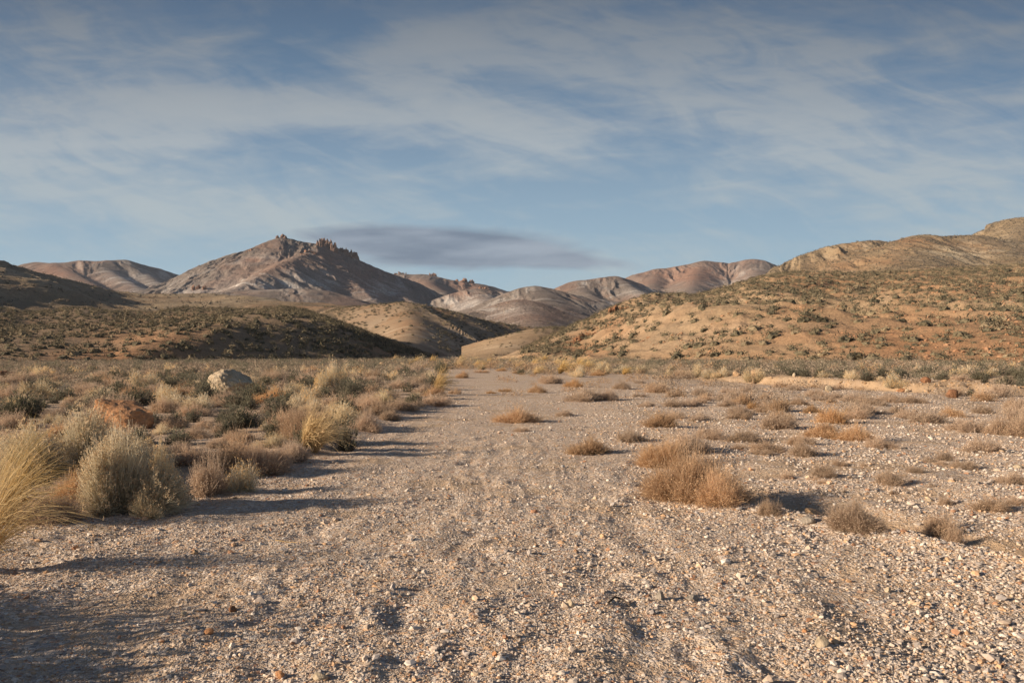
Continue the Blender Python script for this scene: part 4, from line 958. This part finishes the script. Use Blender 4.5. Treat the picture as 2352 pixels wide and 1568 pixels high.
mass('distant_brush', [(c[0], c[1], float(z), c[2]*1.05, c[4]*1.05, mi[c[3]]) for c, z in zip(rest, zz)],
     [M_fr, M_ft, MP['O'][0], MP['S'][1]], 150, .17, 400, label='distant dry brush covering the flats below the hills', category='brush')

# brush on the hills
M_hs = mat_plant('hill_sage_leaves', (.055, .05, .032), (.14, .122, .07), (.20, .16, .085), .1, .1)
M_hy = mat_plant('hill_straw', (.22, .17, .09), (.33, .25, .135), (.18, .14, .08), .1, .15)
M_fs = mat_plant('far_slope_scrub', (.085, .075, .05), (.12, .10, .065), (.13, .10, .07), .1, .05)
hr = np.random.default_rng(77)
def on_hill(key, n, pxr, Dr, rad, dens, smin_=-9, zoff=-.1):
    out_ = []
    px = hr.uniform(*pxr, n); D = np.sqrt(hr.uniform(Dr[0]**2, Dr[1]**2, n))
    X = (px-CX)/F*D; z = th(key, X, D)
    g = .8
    sx = (th(key, X+g, D)-th(key, X-g, D))/(2*g); sy = (th(key, X, D+g)-th(key, X, D-g))/(2*g)
    py = HY-(z-EYE)/D*F
    keep = (z > (.2)) & (hr.random(n) < dens(px, py, X, D, sx, sy))
    occ = {}
    for x, y, zz_, a in zip(X[keep], D[keep], z[keep], hr.random(keep.sum())):
        r_ = rad[0]+(rad[1]-rad[0])*a**1.6; g_ = rad[1]*1.5; ci, cj = int(x//g_), int(y//g_)
        if any((q[0]-x)**2+(q[1]-y)**2 < ((q[2]+r_)*.78)**2 for a_ in (-1, 0, 1) for b_ in (-1, 0, 1) for q in occ.get((ci+a_, cj+b_), ())): continue
        occ.setdefault((ci, cj), []).append((x, y, r_))
        out_.append((x, y, zz_+zoff, r_, r_*hr.uniform(.65, .95), 0 if hr.random() > .22 else 1))
    return out_
def nzf(X, D, s, seed): return fbm(X/s, D/s, seed, 3)
pL = on_hill('left', 15000, (-350, 1060), (72, 310), (.5, 1.15), lambda px, py, X, D, sx, sy: np.clip(.62+.6*nzf(X, D, 22, 5)-.5*((px > 150) & (px < 400) & (py > 775) & (py < 800)), .05, 1))
pR = on_hill('right', 42000, (1200, 2500), (52, 320), (.38, 1.15), lambda px, py, X, D, sx, sy: np.clip(np.where(D > np.interp(px, [1400, 1550, 1700, 1850, 2000, 2352], [175, 128, 112, 105, 104, 95]), 1.25, np.where(D < 74, .75, .26))+.9*nzf(X, D, 16, 6), .06, 1))
pL += on_hill('left', 15000, (300, 1010), (92, 240), (.5, 1.1), lambda px, py, X, D, sx, sy: np.where(sx < -.2, .6, 0)*np.clip(.8+.6*nzf(X, D, 15, 35), .1, 1))
pS = on_hill('second', 6500, (740, 1300), (270, 520), (.6, 1.35), lambda px, py, X, D, sx, sy: np.where((px < 1010) & (py > 725) & (px > 840), .12, .75)*np.clip(.8+nzf(X, D, 20, 7), 0, 1))
pS += on_hill('small', 3200, (1120, 1400), (190, 320), (.4, .9), lambda px, py, X, D, sx, sy: np.clip(.1+.8*sstep(1200, 1260, px)+nzf(X, D, 14, 9)*.8, .03, 1))
mass('hillside_sagebrush', pL+pR+pS, [M_hs, M_hy], 70, .24, 500, core=2, label='dark sagebrush dotting the near hillsides', category='brush')
pM = on_hill('rr', 34000, (1600, 2420), (640, 1250), (.9, 2.2), lambda px, py, X, D, sx, sy: np.clip(.6+.9*nzf(X, D, 60, 11), 0, 1), zoff=-.3)
pM += on_hill('bench', 6500, (-60, 900), (420, 1050), (1.0, 2.4), lambda px, py, X, D, sx, sy: np.clip(.35+.9*nzf(X, D, 70, 12), 0, 1)*np.where(px < 300, 1, .5), zoff=-.3)
pM += on_hill('dome', 1500, (1000, 1400), (480, 740), (.6, 1.4), lambda px, py, X, D, sx, sy: np.clip(.4+.9*nzf(X, D, 40, 13), 0, 1), zoff=-.3)
mass('mountain_scrub', pM, [M_fs, M_hy], 6, .6, 600, core=1, label='dark scrub speckling the farther ridges', category='brush')
# loose rubble on the right hill
MR_rub = mat_rock('hill_rubble', (.34, .19, .11), (.44, .28, .17), (.24, .12, .07), .6)
rb = on_hill('right', 7000, (1300, 2500), (52, 170), (.08, .42), lambda px, py, X, D, sx, sy: np.clip(.15+.9*nzf(X, D, 12, 14)+.4*(px > 2050), 0, 1), zoff=0)
V0, F0 = ICO[1]
rgp = np.random.default_rng(9)
def rubble(name, P3, size, mat, flat=(.45, .9), attr=None, sub=1, chunk=None, jit=.22):
    V0, F0 = ICO[sub]; n = len(P3); k = len(V0)
    var = np.stack([V0*(1+rgp.normal(0, jit, (k, 1)))*1.0 for _ in range(24)])
    v = var[rgp.integers(0, 24, n)]
    sc = np.stack([rgp.uniform(.7, 1.3, n), rgp.uniform(.6, 1.1, n), rgp.uniform(*flat, n)], -1)*size[:, None]*.5
    v = v*sc[:, None, :]
    a = rgp.uniform(0, 6.28, n); tl = rgp.normal(0, .35, n)
    c, s = np.cos(tl)[:, None], np.sin(tl)[:, None]
    x, y, z = v[..., 0], v[..., 1]*c-v[..., 2]*s, v[..., 1]*s+v[..., 2]*c
    c, s = np.cos(a)[:, None], np.sin(a)[:, None]
    v = np.stack([x*c-y*s, x*s+y*c, z], -1)+P3[:, None, :]
    f = (F0[None]+(np.arange(n)*k)[:, None, None]).reshape(-1, 3)
    return obj(name, mesh_np(name, v.reshape(-1, 3), f, 3, mat, False, {'hue': np.repeat(rgp.random(n), k)}), kind='stuff')
q = np.array(rb)
o = rubble('hillside_rubble', q[:, :3], q[:, 3]*1.6, MR_rub, (.4, .8)); o['label'] = 'orange rubble scattered over the right hillside'; o['category'] = 'rubble'

# ------------------------------------------------------------------ loose gravel lying on the wash
m, b = new_mat('loose_pebbles')
f = RAMP(ATTR('hue'), [(0, (.50, .40, .31)), (.18, (.59, .50, .42)), (.33, (.37, .32, .28)), (.45, (.62, .55, .47)), (.58, (.29, .265, .25)), (.66, (.56, .36, .21)), (.73, (.46, .42, .39)), (.82, (.70, .65, .58)), (.90, (.36, .19, .11)), (.95, (.64, .49, .34))], 'CONSTANT')
pos = POS()
f = MIX(M('MULTIPLY', NOISE(pos, 180, 3).outputs[0], .35), f, (.30, .24, .18))
L(f, b.inputs['Base Color']); b.inputs['Roughness'].default_value = .8
M_peb = m
NP = 250000
uu = rgp.uniform(-.74, .74, NP)
Yp = (rgp.random(NP)*(30**-.35-1.75**-.35)+1.75**-.35)**(-1/.35)
Xp = uu*Yp
dn = .62+1.3*fbm(Xp*.9, Yp*.7, 201, 3)+.6*fbm(Xp*3.5, Yp*3, 202, 3)+.22*sstep(.3, 2.0, Xp)
bxp = np.interp(Yp, BANK[:, 0], BANK[:, 1])
dn = dn*np.where(Xp < bxp-.15, .25, 1)
exp_ = np.interp(Xp, [1.0, 1.9, 2.3, 2.8, 3.4, 5], [7.3, 6.5, 5.9, 5.05, 4.0, 2.8])
dn = np.where((Xp > 1.5) & (Yp-exp_ > 0) & (Yp-exp_ < 1.1), dn*.3, dn)
kp = rgp.random(NP) < dn
Xp, Yp = Xp[kp], Yp[kp]; n = len(Xp)
sz = np.clip(rgp.lognormal(math.log(.0066), .56, n), .004, .05)*(Yp/2.6)**.42*(1+.35*sstep(.3, 2.5, Xp))
sz = np.minimum(sz, .06)
Zp = ground_h(Xp, Yp)+sz*rgp.uniform(-.05, .22, n)
o = rubble('gravel', np.stack([Xp, Yp, Zp], -1), sz, M_peb, (.35, .8)); o['label'] = 'loose pale gravel strewn over the dry wash'; o['category'] = 'gravel'
bk = rgp.uniform(6, 26, 2600); byk = np.interp(bk, [4, 8, 10.5, 13, 18, 30, 60], [60, 42, 31, 24.5, 20.5, 18, 16])
yk = byk+rgp.normal(.9, .8, 2600); sk_ = np.clip(rgp.lognormal(math.log(.035), .6, 2600), .02, .22)
o = rubble('bank_rubble', np.stack([bk, yk, ground_h(bk, yk)+sk_*.1], -1), sk_, MR['tan'], (.4, .8)); o['label'] = 'crumbled stones and clods along the low cut bank'; o['category'] = 'rubble'
# a few dead sticks and straws
def stick(pts, r_, mat, label):
    v = []; n = 6; P3 = []
    for px, py, up in pts:
        x, y, z = at(px, py); P3.append(Vector((x, y, z+up)))
    for i, p in enumerate(P3):
        d = (P3[min(i+1, len(P3)-1)]-P3[max(i-1, 0)]).normalized(); a = d.cross(Vector((0, 0, 1))).normalized(); c = d.cross(a)
        for k in range(n):
            t = k/n*2*math.pi; q = p+(a*math.cos(t)+c*math.sin(t))*r_*(1-.5*i/len(P3)); v.append(q[:])
    fs = [(i*n+k, i*n+(k+1) % n, (i+1)*n+(k+1) % n, (i+1)*n+k) for i in range(len(P3)-1) for k in range(n)]
    me = mesh_np('twig', np.array(v), np.array(fs), 4, mat, True, {'t': np.linspace(0, 1, len(v)), 'tone': np.full(len(v), .3)})
    o = obj('twig', me); o['label'] = label; o['category'] = 'twig'
stick([(1398, 1388, .012), (1412, 1380, .022), (1430, 1384, .02), (1447, 1394, .008)], .006, MP['S'][0], 'dark bent twig half buried in the near gravel')
stick([(632, 1241, .006), (655, 1246, .008), (692, 1247, .004)], .003, MP['G'][0], 'single pale straw lying on the left gravel')
# ------------------------------------------------------------------ thin blue air over the whole valley
hm = bpy.data.materials.new('haze'); hm.use_nodes = True; nt = hm.node_tree; nt.nodes.clear()
ho = N('ShaderNodeOutputMaterial'); pv = N('ShaderNodeVolumePrincipled')
pv.inputs['Density'].default_value = 0.4e-4; pv.inputs['Color'].default_value = (.74, .84, 1, 1); pv.inputs['Anisotropy'].default_value = 0.1
L(pv.outputs[0], ho.inputs['Volume'])
bm = bmesh.new(); bmesh.ops.create_cube(bm, size=1)
for v in bm.verts: v.co = (v.co.x*24000, v.co.y*7300+3590, v.co.z*424+208)
me = bpy.data.meshes.new('haze'); bm.to_mesh(me); bm.free(); me.materials.append(hm)
obj('haze', me, kind='stuff', label='thin bluish air fading the farther mountains', category='haze')
